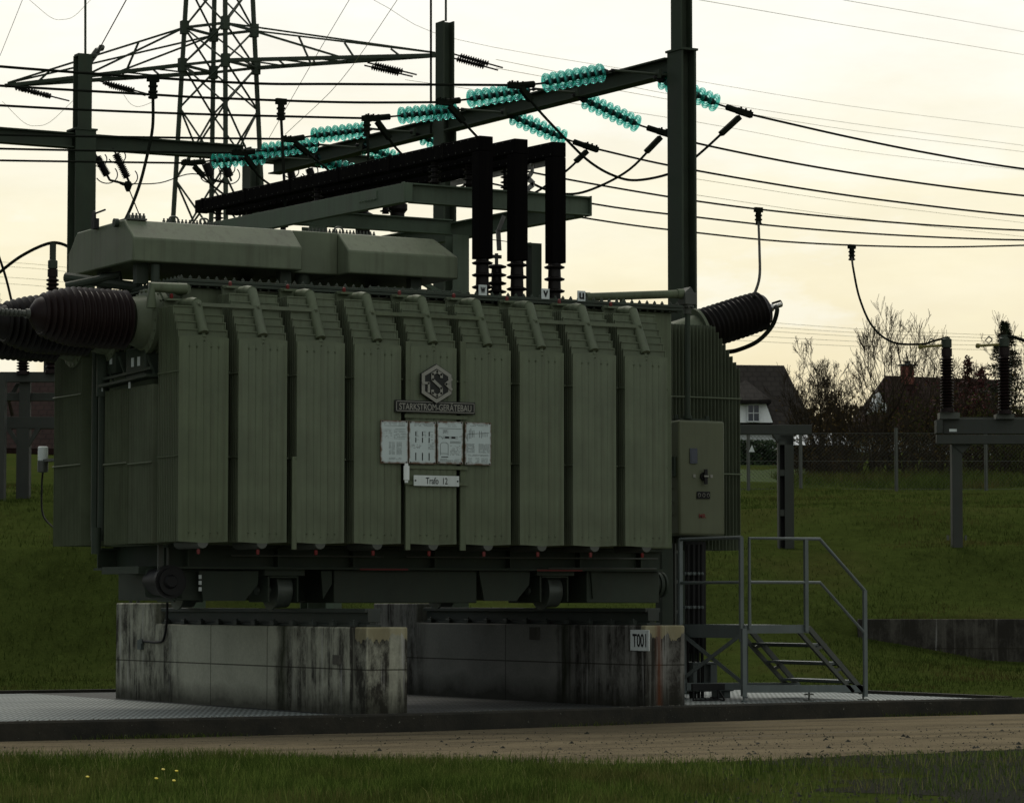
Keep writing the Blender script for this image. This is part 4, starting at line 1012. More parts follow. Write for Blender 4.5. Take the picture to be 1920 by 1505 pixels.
for v in (5.6, 8.8): z = 6.145+.02*(v-2.2); mb = MB(); mb.ibeam((3.99, v, z), (6.32, v, z), .12, .2, .016); mb.build('cross_beam', GF, t)
for u, v in ((4.1, 5.2), (6.2, 5.2), (4.1, 9.0), (6.2, 9.0)):
    mb = MB(); gz = ground_z(u, v)
    mb.ibeam((u, v, gz-.1), (u, v, 6.05), .24, .24, .02, up=(0,1,0)); mb.build('column', GF, t)
mb = MB(); mb.ibeam((4.22, 5.2, 5.62), (6.08, 5.2, 5.62), .12, .14, .016)
mb.bar((4.2, 5.2, 5.2), (4.9, 5.2, 5.5), .06, .06); mb.bar((6.1, 5.2, 5.2), (5.5, 5.2, 5.5), .06, .06)
mb.build('lower_beam', GF, t)
mb = MB(); a = onU(845, 345, 5.32); b = onU(1022, 307, 5.32); mb.bar(a, b, .012, .07); mb.build('earthing_bar', M['alu'], label='bright flat aluminium bar running under the black busbar ducts', cat='bar')
mb = MB(); pts = [onU(998, 309, 5.30), onU(998, 322, 5.30), onU(990, 334, 5.30), onU(1001, 345, 5.30), onU(992, 352, 5.30), onU(988, 360, 5.30)]
for a, b in zip(pts, pts[1:]): mb.bar(a, b+(b-a)*.05, .07, .010, up=(1,0,0))
for q in (pts[0], pts[-1]): mb.lathe(q, (-1,0,0), [(0,.02),(.03,.02)], 6)
mb.build('earthing_strap', M['alu'], label='S-shaped silver earthing strap hanging between the middle and right black ducts', cat='strap')
for x, y, w in ((600, 405, 22), (680, 418, 14), (745, 400, 16)):
    mb = MB(); a = onV(x, y, 6.4); mb.lathe((a.x, 6.4, a.z), (0,0,1), [(-.25,.10),(0,.10),(.05,.14),(.12,.14),(.15,.08),(.3,.08)], 12); mb.build('hanging_insulator', M['dark_porcelain'], t)
mb = MB(); mb.ibeam((3.95, 6.5, 5.9), (6.3, 6.5, 5.9), .1, .12, .012); mb.bar((4.1, 6.5, 5.65), (5.6, 6.5, 5.9), .04, .04); mb.bar((4.4, 7.5, 5.65), (5.9, 7.5, 6.1), .03, .03); mb.build('lower_beam', GF, t)
# ------------------------------------------------------------------ portal gantry
GY = thing('portal_gantry', 'tall dark green steel portal gantry of wide-flange posts and long beams carrying the line insulators', 'gantry', (9.1, 11, 0))
GM = M['gantry']
GU = 9.13
def column(u, v, z0, z1, w, zt_, w2, fl=False, name='post'):
    mb = MB(); mb.ibeam((u, v, z0), (u, v, z1), w, w if fl else w*.66, .03, up=(0,1,0) if fl else (1,0,0)); o = mb.build(name, GM, GY)
    if zt_:
        mb = MB(); mb.ibeam((u, v, z1), (u, v, zt_), w2, w2*(1.05 if fl else .75), .025, up=(0,1,0) if fl else (1,0,0)); mb.box(u-w*(.5 if fl else .33)-.02, u+w*(.5 if fl else .33)+.02, v-w*.5-.02, v+w*.5+.02, z1-.01, z1+.02); mb.build('upper_post', GM, o)
    return o
R_ = onV(1288, 97, 4.3); Mz = onV(835, 228, 11.1); PU = onV(472, 300, 17.46)
column(9.18, 4.32, -.2, R_.z, .36, R_.z+1.6, .25)
column(9.15, 11.1, 0, Mz.z+.05, .34, onV(835, 42, 11.1).z, .26)
column(PU.x, 17.46, 1.0, PU.z+.2, .32, 0, 0)
Lx = (onV(131, 400, 17.46).x+onV(170, 400, 17.46).x)/2
column(Lx+.02, 17.46, 1.0, onV(150, 245, 17.46).z, .36, onV(158, 105, 17.46).z, .24, True)
a0 = onU(1265, 118, 8.98); a1 = onU(490, 300, 8.98)
mb = MB(); z0 = onU(1265, 118, 8.98).z
mb.ibeam((GU, 4.5, 8.455), (GU, 10.93, 8.535), .22, .24, .022); mb.build('beam', GM, GY)
mb = MB(); mb.ibeam((GU, 11.27, 8.54), (GU, 17.30, 8.63), .22, .24, .022); mb.build('beam', GM, GY)
bl = onV(0, 254, 17.46); br_ = onV(470, 290, 17.46)
mb = MB(); mb.ibeam((bl.x-6, 17.46, bl.z), (Lx-.16, 17.46, bl.z), .22, .25, .022); mb.build('beam', GM, GY)
mb = MB(); mb.ibeam((Lx+.2, 17.46, bl.z), (PU.x-.16, 17.46, br_.z+.02), .22, .25, .022); mb.build('beam', GM, GY)
b2 = onV(640, 300, 17.46)
mb = MB(); mb.ibeam((PU.x+.16, 17.46, br_.z), (PU.x+3.5, 17.46, br_.z+.0), .22, .25, .022); mb.build('beam', GM, GY)
for x in (808, 836):
    v = 11.3 if x == 808 else 11.1
    a = onV(x, 40 if x == 836 else 250, v); b = onV(x, -60, v); mb = MB(); mb.tube([a, b], .018, 6)
    if x == 836: mb.build('lightning_rod', GM, GY)
    else: mb.build('earth_wire', M['wire'], label='thin vertical earth wire just left of the middle gantry post', cat='wire')
a = onV(160, 105, 17.46); mb = MB(); mb.tube([a, onV(160, -60, 17.46)], .02, 6); mb.box(a.x-.16, a.x+.16, 17.36, 17.56, a.z-.02, a.z+.02); mb.build('lightning_rod', GM, GY)
mb = MB(); b = onV(182, 96, 17.46); mb.bar(onV(166, 118, 17.46), b, .06, .10); mb.lathe(b, (1,0,.8), [(-.05,.04),(0,.06),(.05,.04),(.1,.06),(.15,.03)], 8); mb.build('wire_bracket', M['galv_dark'], GY)
# ------------------------------------------------------------------ line insulators and conductors
WR = M['wire']
def shell(mb, o, ax, prof, n):
    a = ax.orthogonal().normalized(); b = ax.cross(a); vs = []; fs = []
    for t0, r_ in prof:
        for q in range(n): t_ = 2*math.pi*q/n; vs.append(o+ax*t0+(a*math.cos(t_)+b*math.sin(t_))*r_)
    for i in range(len(prof)-1):
        for q in range(n): fs.append((i*n+q, i*n+(q+1) % n, (i+1)*n+(q+1) % n, (i+1)*n+q))
    mb.add(vs, fs)
def ring(mb, o, ax, r, d, n=26):
    a = ax.orthogonal().normalized(); b = ax.cross(a); vs = []; 
    for q in range(n):
        t_ = 2*math.pi*q/n; e = a*math.cos(t_)+b*math.sin(t_); vs += [o+e*r, o+e*(r-.004)+ax*d, o+e*(r-.010)]
    fs = []
    for q in range(n):
        i, j = q*3, ((q+1) % n)*3; fs += [(i, j, j+1, i+1), (i+1, j+1, j+2, i+2)]
    mb.add(vs, fs)
def string(p, q, label, nd=8):
    # glass disc string from the beam end p to the conductor end q
    p = V3(p); q = V3(q); ax = (q-p).normalized(); L = (q-p).length
    t = thing('insulator_string', label, 'insulator', tuple(p), 'glass insulator strings on the gantry beam')
    core = MB(); core.tube([p, q], .014, 6)
    gl = MB(); pitch = .122; s0 = L-nd*pitch-.02
    core.lathe(p, ax, [(0,.02),(.04,.03),(.06,.012),(max(.1, s0-.12),.012),(max(.11, s0-.11),.03),(max(.12, s0-.02),.03)], 8)
    for k in range(nd):
        o = p+ax*(s0+pitch*k)
        shell(gl, o, ax, [(.010,.045),(.014,.075),(.022,.102),(.034,.124),(.046,.130)], 26)
        for rr_, dd_ in ((.130,.014),(.102,.024),(.072,.022)): ring(gl, o+ax*(.046-(.130-rr_)*.25), ax, rr_, dd_)
        core.lathe(o, ax, [(-.045,.020),(-.04,.045),(.008,.050),(.022,.038),(.06,.030),(.07,.014)], 12)
    gl.build('glass_discs', M['glass'], t); core.build('cap_fittings', M['black'], t)
    return t
SVS = [4.66, 6.86, 8.97, 11.89, 13.76, 15.55]
L_end = [((1152, 132), (1014, 157), (968, 161)), ((1004, 167), (873, 187), (833, 192)), ((870, 205), (743, 218), (698, 222)), ((698, 242), (580, 256), (543, 262)), ((594, 271), (488, 283), (449, 287)), ((502, 294), (393, 302), (354, 306))]
R_end = [((1226, 144), (1350, 197), (1396, 212)), ((1073, 177), (1202, 236), (1247, 250)), ((938, 209), (1064, 262), (1108, 277)), ((768, 247), (892, 297), (935, 311)), ((667, 271), (780, 310), (815, 322)), ((578, 292), (690, 330), (725, 342))]
L_wire = [[(968,160),(640,158),(483,157),(287,146),(0,125),(-300,96),(-900,20)], [(833,192),(640,192),(400,184),(290,178),(0,161),(-300,140),(-900,80)], [(698,222),(640,221),(400,215),(200,208),(0,198),(-300,180),(-900,130)], [(543,261),(300,258),(0,253),(-300,244),(-900,210)], [(449,287),(300,285),(0,279),(-300,270),(-900,240)], [(354,306),(200,304),(0,301),(-300,295),(-900,270)]]
R_wire = [[(1396,212),(1450,225),(1600,259),(1750,289),(1920,317),(2200,350),(2900,400)], [(1247,250),(1312,270),(1500,308),(1700,340),(1920,367),(2200,392),(2900,425)], [(1108,277),(1263,312),(1500,353),(1700,381),(1920,405),(2200,425),(2900,445)], [(935,311),(1100,343),(1312,378),(1500,401),(1700,419),(1920,432),(2200,440),(2900,440)], [(815,322),(1110,382),(1312,408),(1500,428),(1700,442),(1920,450),(2200,450),(2900,430)], [(725,342),(1110,411),(1312,437),(1500,455),(1720,463),(1920,460),(2200,450),(2900,410)]]
order = ['nearest the tall right post', 'second from the tall right post', 'third from the tall right post', 'third from the far end', 'second from the far end', 'at the far beam end']
def clamp(mb, c, d, s=1.0):
    d = V3(d).normalized(); c = V3(c)
    mb.bar(c-d*.12*s, c+d*.12*s, .07*s, .08*s)
    for k in (-.08, 0, .08):
        for w in (-.035, .035): mb.lathe(c+d*k*s+V3((0, w*s, .03*s)), (0,0,1), [(0,.016*s),(.03*s,.016*s)], 5)
for k, v in enumerate(SVS):
    a, b, c = [onV(x, y, v) for x, y in L_end[k]]
    a.x = min(a.x, 9.02)
    string(a, b, 'teal disc insulator string pulling left off the gantry beam, %s' % order[k])
    mb = MB(); pts = smooth_path([onV(x, y, v) for x, y in L_wire[k]], 6); mb.tube(pts, .017, 6)
    mb.tube([b, lerp(b, c, .25), lerp(b, c, .28), lerp(b, c, .85), c], [.014, .014, .045, .045, .03], 8); clamp(mb, c, (1,0,0))
    mb.build('conductor', WR, label='dark overhead conductor leading left off the glass string %s' % order[k], cat='conductor', group='conductors on the left of the gantry')
    a, b, c = [onV(x, y, v) for x, y in R_end[k]]
    string(a, b, 'teal disc insulator string sloping right below the gantry beam, %s' % order[k])
    mb = MB(); pts = smooth_path([onV(x, y, v) for x, y in R_wire[k]], 6); mb.tube(pts, .0155, 6)
    mb.tube([b, lerp(b, c, .25), lerp(b, c, .28), lerp(b, c, .85), c], [.014, .014, .045, .045, .03], 8); clamp(mb, c, (c-b))
    mb.build('conductor', WR, label='dark overhead conductor sagging right from the glass string %s' % order[k], cat='conductor', group='conductors on the right of the gantry')
    # hangers on the beam
    mb = MB(); h = onV(*L_end[k][0], v)
    mb.tube([(9.02, v, h.z), (h.x-.02, v, h.z)], .018, 6); mb.box(8.985, 9.015, v-.08, v+.08, h.z-.06, h.z+.06); mb.build('string_bracket', GM, GY)
J = [[(978,166),(1010,207),(1060,260),(1105,303),(1150,329),(1195,338),(1263,323),(1310,290),(1386,220)], [(843,199),(890,252),(950,312),(1010,350),(1060,364),(1110,355),(1180,318),(1238,258)], [(707,228),(750,286),(820,345),(900,375),(980,372),(1055,326),(1100,284)], [(553,268),(600,306),(660,352),(740,375),(830,365),(930,318)], [(460,293),(492,336),(560,372),(650,380),(740,360),(810,328)], [(364,312),(398,348),(450,380),(540,395),(640,378),(720,348)]]
for k, v in enumerate(SVS):
    pts = [onV(x, y, v) for x, y in J[k]]
    mb = MB(); mb.tube(smooth_path(pts, 6), .018, 7); mb.bar(pts[0], lerp(pts[0], pts[1], .55), .08, .07); mb.bar(pts[-1], lerp(pts[-1], pts[-2], .45), .08, .07)
    mb.build('jumper_loop', WR, label='hanging jumper cable joining both conductors under the beam, %s' % order[k], cat='jumper cable', group='jumper loops under the beam')
def dropper(pts, label, c0):
    mb = MB(); mb.tube(smooth_path(pts, 6), .020, 7)
    mb.box(c0.x-.075, c0.x+.075, c0.y-.03, c0.y+.03, c0.z-.045, c0.z+.035); mb.box(c0.x-.036, c0.x+.036, c0.y-.03, c0.y+.03, c0.z-.26, c0.z-.045)
    for z in (-.10, -.17, -.24): mb.box(c0.x-.048, c0.x+.048, c0.y-.04, c0.y+.04, c0.z+z-.014, c0.z+z+.014)
    return mb.build('dropper_cable', WR, label=label, cat='dropper cable')
c = onV(287, 147, SVS[0]); dropper([c+V3((0,0,-.2)), onV(286, 240, 4.6), onV(274, 300, 4.5), onV(259, 355, 4.2), onV(236, 410, 3.9), onV(215, 440, 3.6)], 'long curved dropper cable from the top left conductor down behind the conservator', c)
c = onV(527, 190, SVS[1]); dropper([c+V3((0,0,-.2)), onV(529, 260, 6.8), onV(533, 345, 6.7), onV(536, 420, 6.5)], 'straight dropper cable hanging in front of the lattice pylon down behind the left duct', c)
c = onV(688, 222, SVS[2]); dropper([c+V3((0,0,-.2)), onV(689, 260, 8.9), onV(691, 310, 8.8), onV(692, 350, 8.7)], 'short dropper cable beside the third string, ending behind the ducts', c)
c = onV(1422, 393, SVS[3]); tr = tipR
dropper([c+V3((0,0,-.2)), lerp(c, onV(1424, 470, 8), 1), onV(1424, 520, 5), onV(1413, 556, 3.2)], 'dropper cable from the right conductors down to the tilted bushing at the right end', c)
c = onV(1597, 462, SVS[5]); PI1 = onD(1777, 640, 55)
dropper([c+V3((0,0,-.2)), lerp(c, onD(1600, 505, 56), 1), onD(1612, 560, 56), onD(1636, 612, 55.5), onD(1675, 642, 55), onD(1730, 645, 55), onD(1748, 640, 55), onD(1778, 632, 55)], 'long sagging dropper cable leading to the yellow-armed post insulator', c)
# dark suspension strings under the far beam
def hang(p, q, label):
    p = V3(p); q = V3(q); ax = (q-p); L = ax.length; t = thing('suspension_insulator', label, 'insulator', tuple(p), 'dark suspension insulators under the far beam')
    mb = MB(); pr = [(0,.015),(.10,.015)]
    n = 14
    for k in range(n): z = .10+(L-.2)*k/n; pr += [(z+.005,.045),(z+.012,.072),(z+.02,.072),(z+.035,.045)]
    pr += [(L-.1,.02),(L,.02)]; mb.lathe(p, ax, pr, 12); mb.build('rod_insulator', M['black'], t)
    mb = MB(); e = ax.normalized()
    for o, r in ((p+e*.14, .16), (q-e*.12, .20)):
        cpts = [o+V3((r*math.cos(s_), .0, r*.8*math.sin(s_))) for s_ in np.linspace(-2.6, .7, 14)]; mb.tube(cpts, .010, 5)
    mb.build('arcing_horn', WR, t)
for k, (x0, y0, x1, y1) in enumerate(((176, 284, 206, 338), (212, 278, 243, 343), (381, 296, 399, 338), (419, 300, 434, 340), (541, 305, 552, 352), (576, 305, 590, 350))):
    nm = ('leftmost of six', 'second from the left', 'left one by the pylon', 'right one by the pylon', 'left one behind the duct', 'right one behind the duct')[k]
    hang(onV(x0, y0, 17.44), onV(x1, y1, 17.44), 'dark rod insulator hanging aslant under the far beam, %s' % nm)
mb = MB()
for k, (x0, y0, x1, y1) in enumerate(((206, 338, 240, 346), (399, 338, 420, 342))): mb.tube([onV(x0, y0, 17.44), onV(x1, y1, 17.44)], .02, 6)
mb.tube(smooth_path([onV(243, 345, 17.44), onV(300, 343, 17.44), onV(360, 326, 17.44), onV(420, 342, 17.44)]), .010, 5); mb.tube([onV(240, 350, 17.44), onV(262, 405, 17.0)], .010, 5)
mb.lathe(onV(240, 346, 17.44), (0,0,-1), [(-.05,.05),(0,.08),(.08,.05),(.12,.03)], 8)
mb.build('bus_wire', WR, label='thin slack bus wire linking the dark suspension insulators under the far beam', cat='wire')
# ------------------------------------------------------------------ lattice pylon
PD = 75.0
PC = onD(410, 300, PD); pz0 = gd(PD)-.2
def px2m(n, D=PD): return n*D/f
def leg(k, z):
    zr = onD(410, 300, PD).z; r = px2m(79.6)+ (zr-z)*px2m(79.6-64)/px2m(300)
    an = rad(14.6)+k*math.pi/2
    a = RD(0, 0); cx, cy = PC.x, PC.y
    dr, dd = r*math.cos(an), r*math.sin(an)
    return V3((cx+dr*R[0]+dd*F[0], cy+dr*R[1]+dd*F[1], z))
PY = thing('lattice_pylon', 'green steel lattice pylon with wide cross-arms behind the gantry', 'pylon', (PC.x, PC.y, pz0))
GP_ = M['gantry']; ztop = onD(410, -120, PD).z
for k in range(4):
    mb = MB(); mb.bar(leg(k, pz0), leg(k, ztop), .088, .088, up=(1,0,0)); mb.build('leg', GP_, PY)
zs = [pz0]; z = pz0
zn = [onD(410, y, PD).z for y in (480, 340, 205, 125, 55, -30, -120)]
zl = [pz0, (pz0*2+zn[0])/3, (pz0+2*zn[0])/3]+zn
for k in range(4):
    mb = MB()
    for a, b in zip(zl, zl[1:]):
        mb.bar(leg(k, a), leg((k+1) % 4, b), .036, .036); mb.bar(leg((k+1) % 4, a), leg(k, b), .036, .036)
    for z in (zn[3], zn[4]): mb.bar(leg(k, z), leg((k+1) % 4, z), .06, .06)
    mb.build('lattice_bracing', GP_, PY)
mb = MB()
for k in range(4):
    for y in (125, 55): z = onD(410, y, PD).z; p = leg(k, z); mb = MB(); mb.bar(p-V3((0,0,.16)), p+V3((0,0,.16)), .17, .17, up=(1,0,0)); mb.build('gusset_joint', GP_, PY)
AD = V3((math.sin(rad(-6))*F[0]+0, 0, 0))
# the arm recedes to the left: tips measured on the line through the tower
def arm_tip(px, py, D): return onD(px, py, D)
tl = arm_tip(10, 161, 77.6); tr_ = arm_tip(822, 104, 72.4)
for tip, ks, s in ((tl, (2, 1, 3), 'l'), (tr_, (0, 3, 1), 'r')):
    mb = MB(); zc_ = zn[3]; zt_ = zn[4]
    ord_ = sorted(range(4), key=lambda k: (leg(k, zc_)-tip).length)[:2]
    for k in ord_:
        mb.bar(leg(k, zc_), tip, .07, .09); mb.bar(leg(k, zt_), lerp(leg(k, zt_), tip, .985)+V3((0,0,.05)), .04, .04)
        mb.bar(leg(k, zt_), lerp(leg(k, zc_), tip, .55), .04, .04)
    a, b = leg(ord_[0], zc_), leg(ord_[1], zc_)
    for i in range(6):
        t0, t1 = i/6, (i+.5)/6
        mb.bar(lerp(a, tip, t0), lerp(b, tip, t1), .035, .035); mb.bar(lerp(b, tip, t1), lerp(a, tip, min(1, t0+1/6)), .035, .035)
    for i in (1, 2, 3): mb.bar(lerp(leg(ord_[0], zt_), tip, i*.25), lerp(a, tip, i*.25+.06), .04, .04)
    mb.build('cross_arm', GP_, PY)
for k, ((x0, y0, x1, y1), D) in enumerate((((28, 164, 96, 181), 77.4), ((38, 166, 92, 180), 77.6), ((196, 155, 252, 170), 76.3), ((204, 160, 250, 173), 76.6), ((702, 121, 755, 134), 73.2), ((696, 126, 748, 138), 73.5), ((862, 105, 916, 120), 72.2), ((856, 111, 908, 125), 72.4))):
    side = ('at the left tip', 'on the left arm', 'on the right arm', 'at the right tip')[k//2]; fb = ('upper', 'lower')[k % 2]
    p, q = onD(x0, y0, D), onD(x1, y1, D)
    mb = MB(); ax = q-p; L = ax.length; pr = [(0,.02)]
    for i in range(12): pr += [(L*(i+.1)/12,.035),(L*(i+.5)/12,.075),(L*(i+.7)/12,.075),(L*(i+.95)/12,.035)]
    mb.lathe(p, ax, pr+[(L,.02)], 8); mb.tube([p-ax*.25, p], .02, 5); mb.tube([q, q+ax*.5], .02, 5)
    mb.build('pylon_insulator', M['black'], label='%s dark rod insulator of the slanting pair %s of the pylon' % (fb, side), cat='insulator', group='insulators on the pylon cross-arms')
# thin far lines across the sky
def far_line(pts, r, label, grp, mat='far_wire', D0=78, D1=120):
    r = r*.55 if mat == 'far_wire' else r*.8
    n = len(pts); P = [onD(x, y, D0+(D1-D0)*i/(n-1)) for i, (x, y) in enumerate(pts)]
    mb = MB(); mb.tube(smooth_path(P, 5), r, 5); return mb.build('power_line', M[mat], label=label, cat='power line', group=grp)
g1 = 'thin far power lines across the sky'
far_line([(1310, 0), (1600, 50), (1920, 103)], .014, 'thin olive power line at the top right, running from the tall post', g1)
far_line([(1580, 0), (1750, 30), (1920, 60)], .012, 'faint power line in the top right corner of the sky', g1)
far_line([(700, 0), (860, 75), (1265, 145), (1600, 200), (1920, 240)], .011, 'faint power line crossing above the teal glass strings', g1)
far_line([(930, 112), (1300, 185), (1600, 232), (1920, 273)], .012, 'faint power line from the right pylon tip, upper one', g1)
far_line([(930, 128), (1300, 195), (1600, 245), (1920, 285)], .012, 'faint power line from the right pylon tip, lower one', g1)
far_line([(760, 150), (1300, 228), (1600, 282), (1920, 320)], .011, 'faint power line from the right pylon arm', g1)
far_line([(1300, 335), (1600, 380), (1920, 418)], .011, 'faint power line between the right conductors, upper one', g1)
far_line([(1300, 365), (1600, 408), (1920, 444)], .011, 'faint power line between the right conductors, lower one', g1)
far_line([(182, 100), (237, 0), (260, -40)], .012, 'thin wire rising from the left gantry post to the top edge', g1, 'wire', 52, 40)
far_line([(505, 258), (590, 110), (655, 0), (680, -40)], .010, 'thin slanting wire rising right of the pylon', g1, 'far_wire', 60, 50)
far_line([(535, 252), (640, 150), (745, 0), (770, -40)], .010, 'thin slanting wire rising beside the middle gantry post', g1, 'far_wire', 60, 50)
far_line([(0, 105), (42, 0), (55, -40)], .010, 'thin slanting wire in the top left corner', g1, 'far_wire', 60, 50)
far_line([(55, 0), (95, 33), (118, 37), (140, 30), (170, 0)], .010, 'thin hanging wire loop at the top left', g1, 'far_wire', 78, 78)
far_line([(4, 190), (45, 230), (70, 236), (95, 228), (138, 188)], .010, 'thin hanging wire loop left of the left gantry post', g1, 'far_wire', 78, 78)
far_line([(232, 178), (245, 195), (262, 200), (290, 190)], .010, 'thin hanging wire loop right of the left gantry post', g1, 'far_wire', 77, 77)
for k, (y0, y1) in enumerate(((600, 632), (609, 637), (617, 643), (628, 650), (638, 658))):
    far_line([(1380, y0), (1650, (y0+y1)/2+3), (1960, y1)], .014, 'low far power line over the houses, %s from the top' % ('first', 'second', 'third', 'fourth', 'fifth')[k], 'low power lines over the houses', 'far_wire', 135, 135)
for k, y0 in enumerate((489, 497, 517, 529)):
    far_line([(-40, y0), (60, y0+6), (140, y0+14)], .013, 'faint far line low in the left sky, %s from the top' % ('first', 'second', 'third', 'fourth')[k], 'low power lines in the left sky', 'far_wire', 135, 135)
far_line([(-20, 430), (8, 510), (22, 565), (30, 600)], .024, 'dark cable slanting down at the left edge behind the bushing', 'cables at the left edge', 'wire', 45, 45)
# ------------------------------------------------------------------ post insulators on their supports
PG = M['post_conc']
def post_insulator(x, ytop, ybot, D, label, arm=False, n=17, group='post insulators on steel supports'):
    a = onD(x, ytop, D); b = onD(x, ybot, D); H = a.z-b.z
    t = thing('post_insulator', label, 'insulator', (b.x, b.y, b.z), group)
    zi0, zi1 = .0, H*.74
    mb = MB(); pr = [(zi0,.12),(.06,.12),(.061,.075)]
    for k in range(n): z = .08+(zi1-.1)*k/n; p = (zi1-.1)/n; pr += [(z,.075),(z+p*.35,.118),(z+p*.5,.122),(z+p*.62,.115),(z+p*.9,.075)]
    pr += [(zi1,.075),(zi1+.001,.095),(zi1+.14,.095)]
    mb.lathe(b, (0,0,1), pr, 20); mb.build('insulator_body', M['porcelain'], t)
    mb = MB(); mb.lathe(b+V3((0,0,zi1+.14)), (0,0,1), [(0,.05),(.02,.09),(.16,.09),(.18,.06),(H-zi1-.14,.06)], 12); mb.build('top_fitting', M['green_dark'], t)
    if arm:
        q = b+V3((0,0,zi1+.20)); e = q+V3((R[0]*-.46, R[1]*-.46, -.03)); mb = MB(); mb.tube([q, e], .024, 8); mb.lathe(e, (1,0,0), [(-.04,.02),(-.02,.045),(.02,.045),(.04,.02)], 10); mb.build('yellow_arm', M['yellow'], t)
        mb = MB(); q = a; s_ = q+V3((R[0]*-.28, R[1]*-.28, -.08)); mb.tube([s_+V3((R[0]*x_, R[1]*x_, z_)) for x_, z_ in ((0,.06),(.06,.0),(0,-.07),(-.06,-.02),(0,.06))], .012, 6); mb.build('shackle', M['galv_dark'], t)
    return t
post_insulator(1776, 632, 772, 55, 'brown post insulator with yellow arm on the right support, the left of the two', True)
post_insulator(1884, 628, 776, 55, 'brown post insulator with yellow arm in front of the conifer, the right of the two', True)
post_insulator(97, 456, 700, 58, 'tall dark post insulator with cable, left of the conservator end', False, 22)
post_insulator(43, 560, 702, 58, 'dark post insulator at the far left, below the brown bushing', False, 18)
mb = MB(); mb.tube(smooth_path([onD(-30, 535, 58), onD(0, 510, 58), onD(40, 480, 58), onD(86, 458, 58), onD(115, 457, 58), onD(150, 475, 58)]), .03, 7); mb.build('bus_cable', WR, label='dark cable over the tall post insulator at the left edge', cat='cable')
mb = MB(); mb.tube(smooth_path([onD(1884, 632, 55), onD(1900, 632, 55), onD(1925, 640, 55), onD(1990, 660, 55)]), .03, 7); mb.build('bus_cable', WR, label='dark cable leaving the right post insulator at the right edge', cat='cable')
def hbeam(mb, x0, x1, y0, y1, D, depth=.22):
    a = onD(x0, y0, D); b = onD(x1, y1, D); c = V3((F[0], F[1], 0))*depth
    mb.prism([(a.x, a.y, a.z), (b.x, b.y, a.z), (b.x, b.y, b.z), (a.x, a.y, b.z)], c)
def colpx(mb, x0, x1, ytop, D, depth=.28, sink=.4):
    a = onD(x0, ytop, D); b = onD(x1, ytop, D); gz = min(ground_z(a.x, a.y), ground_z(b.x, b.y))-sink; c = V3((F[0], F[1], 0))*depth
    mb.prism([(a.x, a.y, a.z), (b.x, b.y, a.z), (b.x, b.y, gz), (a.x, a.y, gz)], c)
# right support, with the two insulators
t = thing('steel_support', 'grey steel T-support with double beam under the two right post insulators', 'support', tuple(onD(1794, 1010, 55)))
mb = MB(); colpx(mb, 1785, 1804, 833, 55.0); mb.build('column', PG, t, bevel=.01)
mb = MB(); hbeam(mb, 1756, 1990, 815, 832, 54.9, .12); hbeam(mb, 1768, 1990, 785, 813, 55.1, .12); hbeam(mb, 1756, 1768, 787, 812, 54.95, .3); mb.prism([onD(1785, 833, 54.98), onD(1805, 833, 54.98), onD(1822, 833, 54.98), onD(1805, 850, 54.98)], V3((F[0], F[1], 0))*.1); mb.build('beam', PG, t, bevel=.006)
mb = MB(); hbeam(mb, 1762, 1800, 773, 785, 55, .3); hbeam(mb, 1868, 1902, 776, 785, 55, .3); hbeam(mb, 1795, 1990, 782, 785, 55.4, .04); mb.build('mounting_plate', M['galv_dark'], t)
mb = MB(); a = onD(1780, 804, 54.85); b = onD(1794, 809, 54.85); mb.prism([(a.x, a.y, a.z), (b.x, b.y, a.z), (b.x, b.y, b.z), (a.x, a.y, b.z)], V3((F[0], F[1], 0))*.02); mb.build('label_plate', M['white'], t)
mb = MB()
for x in (1778, 1811): hbeam(mb, x-2, x+2, 1003, 1012, 55, .06)
mb.build('anchor_bolt', M['galv_dark'], t)
# middle support behind the stair
t = thing('steel_support', 'grey steel support with battened double column and bracketed beam right of the transformer', 'support', tuple(onD(1475, 1000, 56)))
mb = MB(); colpx(mb, 1459, 1462, 822, 56); colpx(mb, 1471, 1488, 815, 56)
for y in (880, 955, 815): hbeam(mb, 1462, 1471, y, y+12, 56, .2)
mb.build('column', PG, t)
mb = MB(); colpx(mb, 1462, 1471, 822, 56.2, .02); mb.build('column_web', M['black'], t)
mb = MB(); hbeam(mb, 1300, 1522, 796, 814, 56, .2); mb.prism([onD(1448, 814, 56), onD(1488, 814, 56), onD(1488, 834, 56), onD(1462, 834, 56)], V3((F[0], F[1], 0))*.2); mb.build('beam', PG, t, bevel=.006)
# left supports
t = thing('steel_support', 'grey steel support frame with braced column at the left edge', 'support', tuple(onD(44, 980, 58)))
mb = MB(); colpx(mb, 31, 55, 800, 58); mb.build('column', PG, t, bevel=.01)
mb = MB(); hbeam(mb, -80, 140, 697, 716, 58, .15); hbeam(mb, -80, 140, 736, 751, 58.2, .15); hbeam(mb, -80, 140, 781, 803, 58, .2); hbeam(mb, 36, 56, 716, 782, 58.1, .15); hbeam(mb, 82, 98, 650, 697, 58.2, .15)
mb.prism([onD(10, 803, 58.0), onD(20, 803, 58.0), onD(34, 826, 58.0), onD(34, 838, 58.0)], V3((F[0], F[1], 0))*.1); mb.prism([onD(66, 803, 58.0), onD(76, 803, 58.0), onD(54, 838, 58.0), onD(54, 826, 58.0)], V3((F[0], F[1], 0))*.1)
mb.prism([onD(10, 752, 58.3), onD(20, 752, 58.3), onD(38, 718, 58.3), onD(30, 718, 58.3)], V3((F[0], F[1], 0))*.1)
mb.build('beam', PG, t, bevel=.006)
mb = MB()
for x in (32, 56): hbeam(mb, x-1.5, x+1.5, 947, 985, 57.9, .06)
mb.build('anchor_bolt', M['galv_dark'], t)
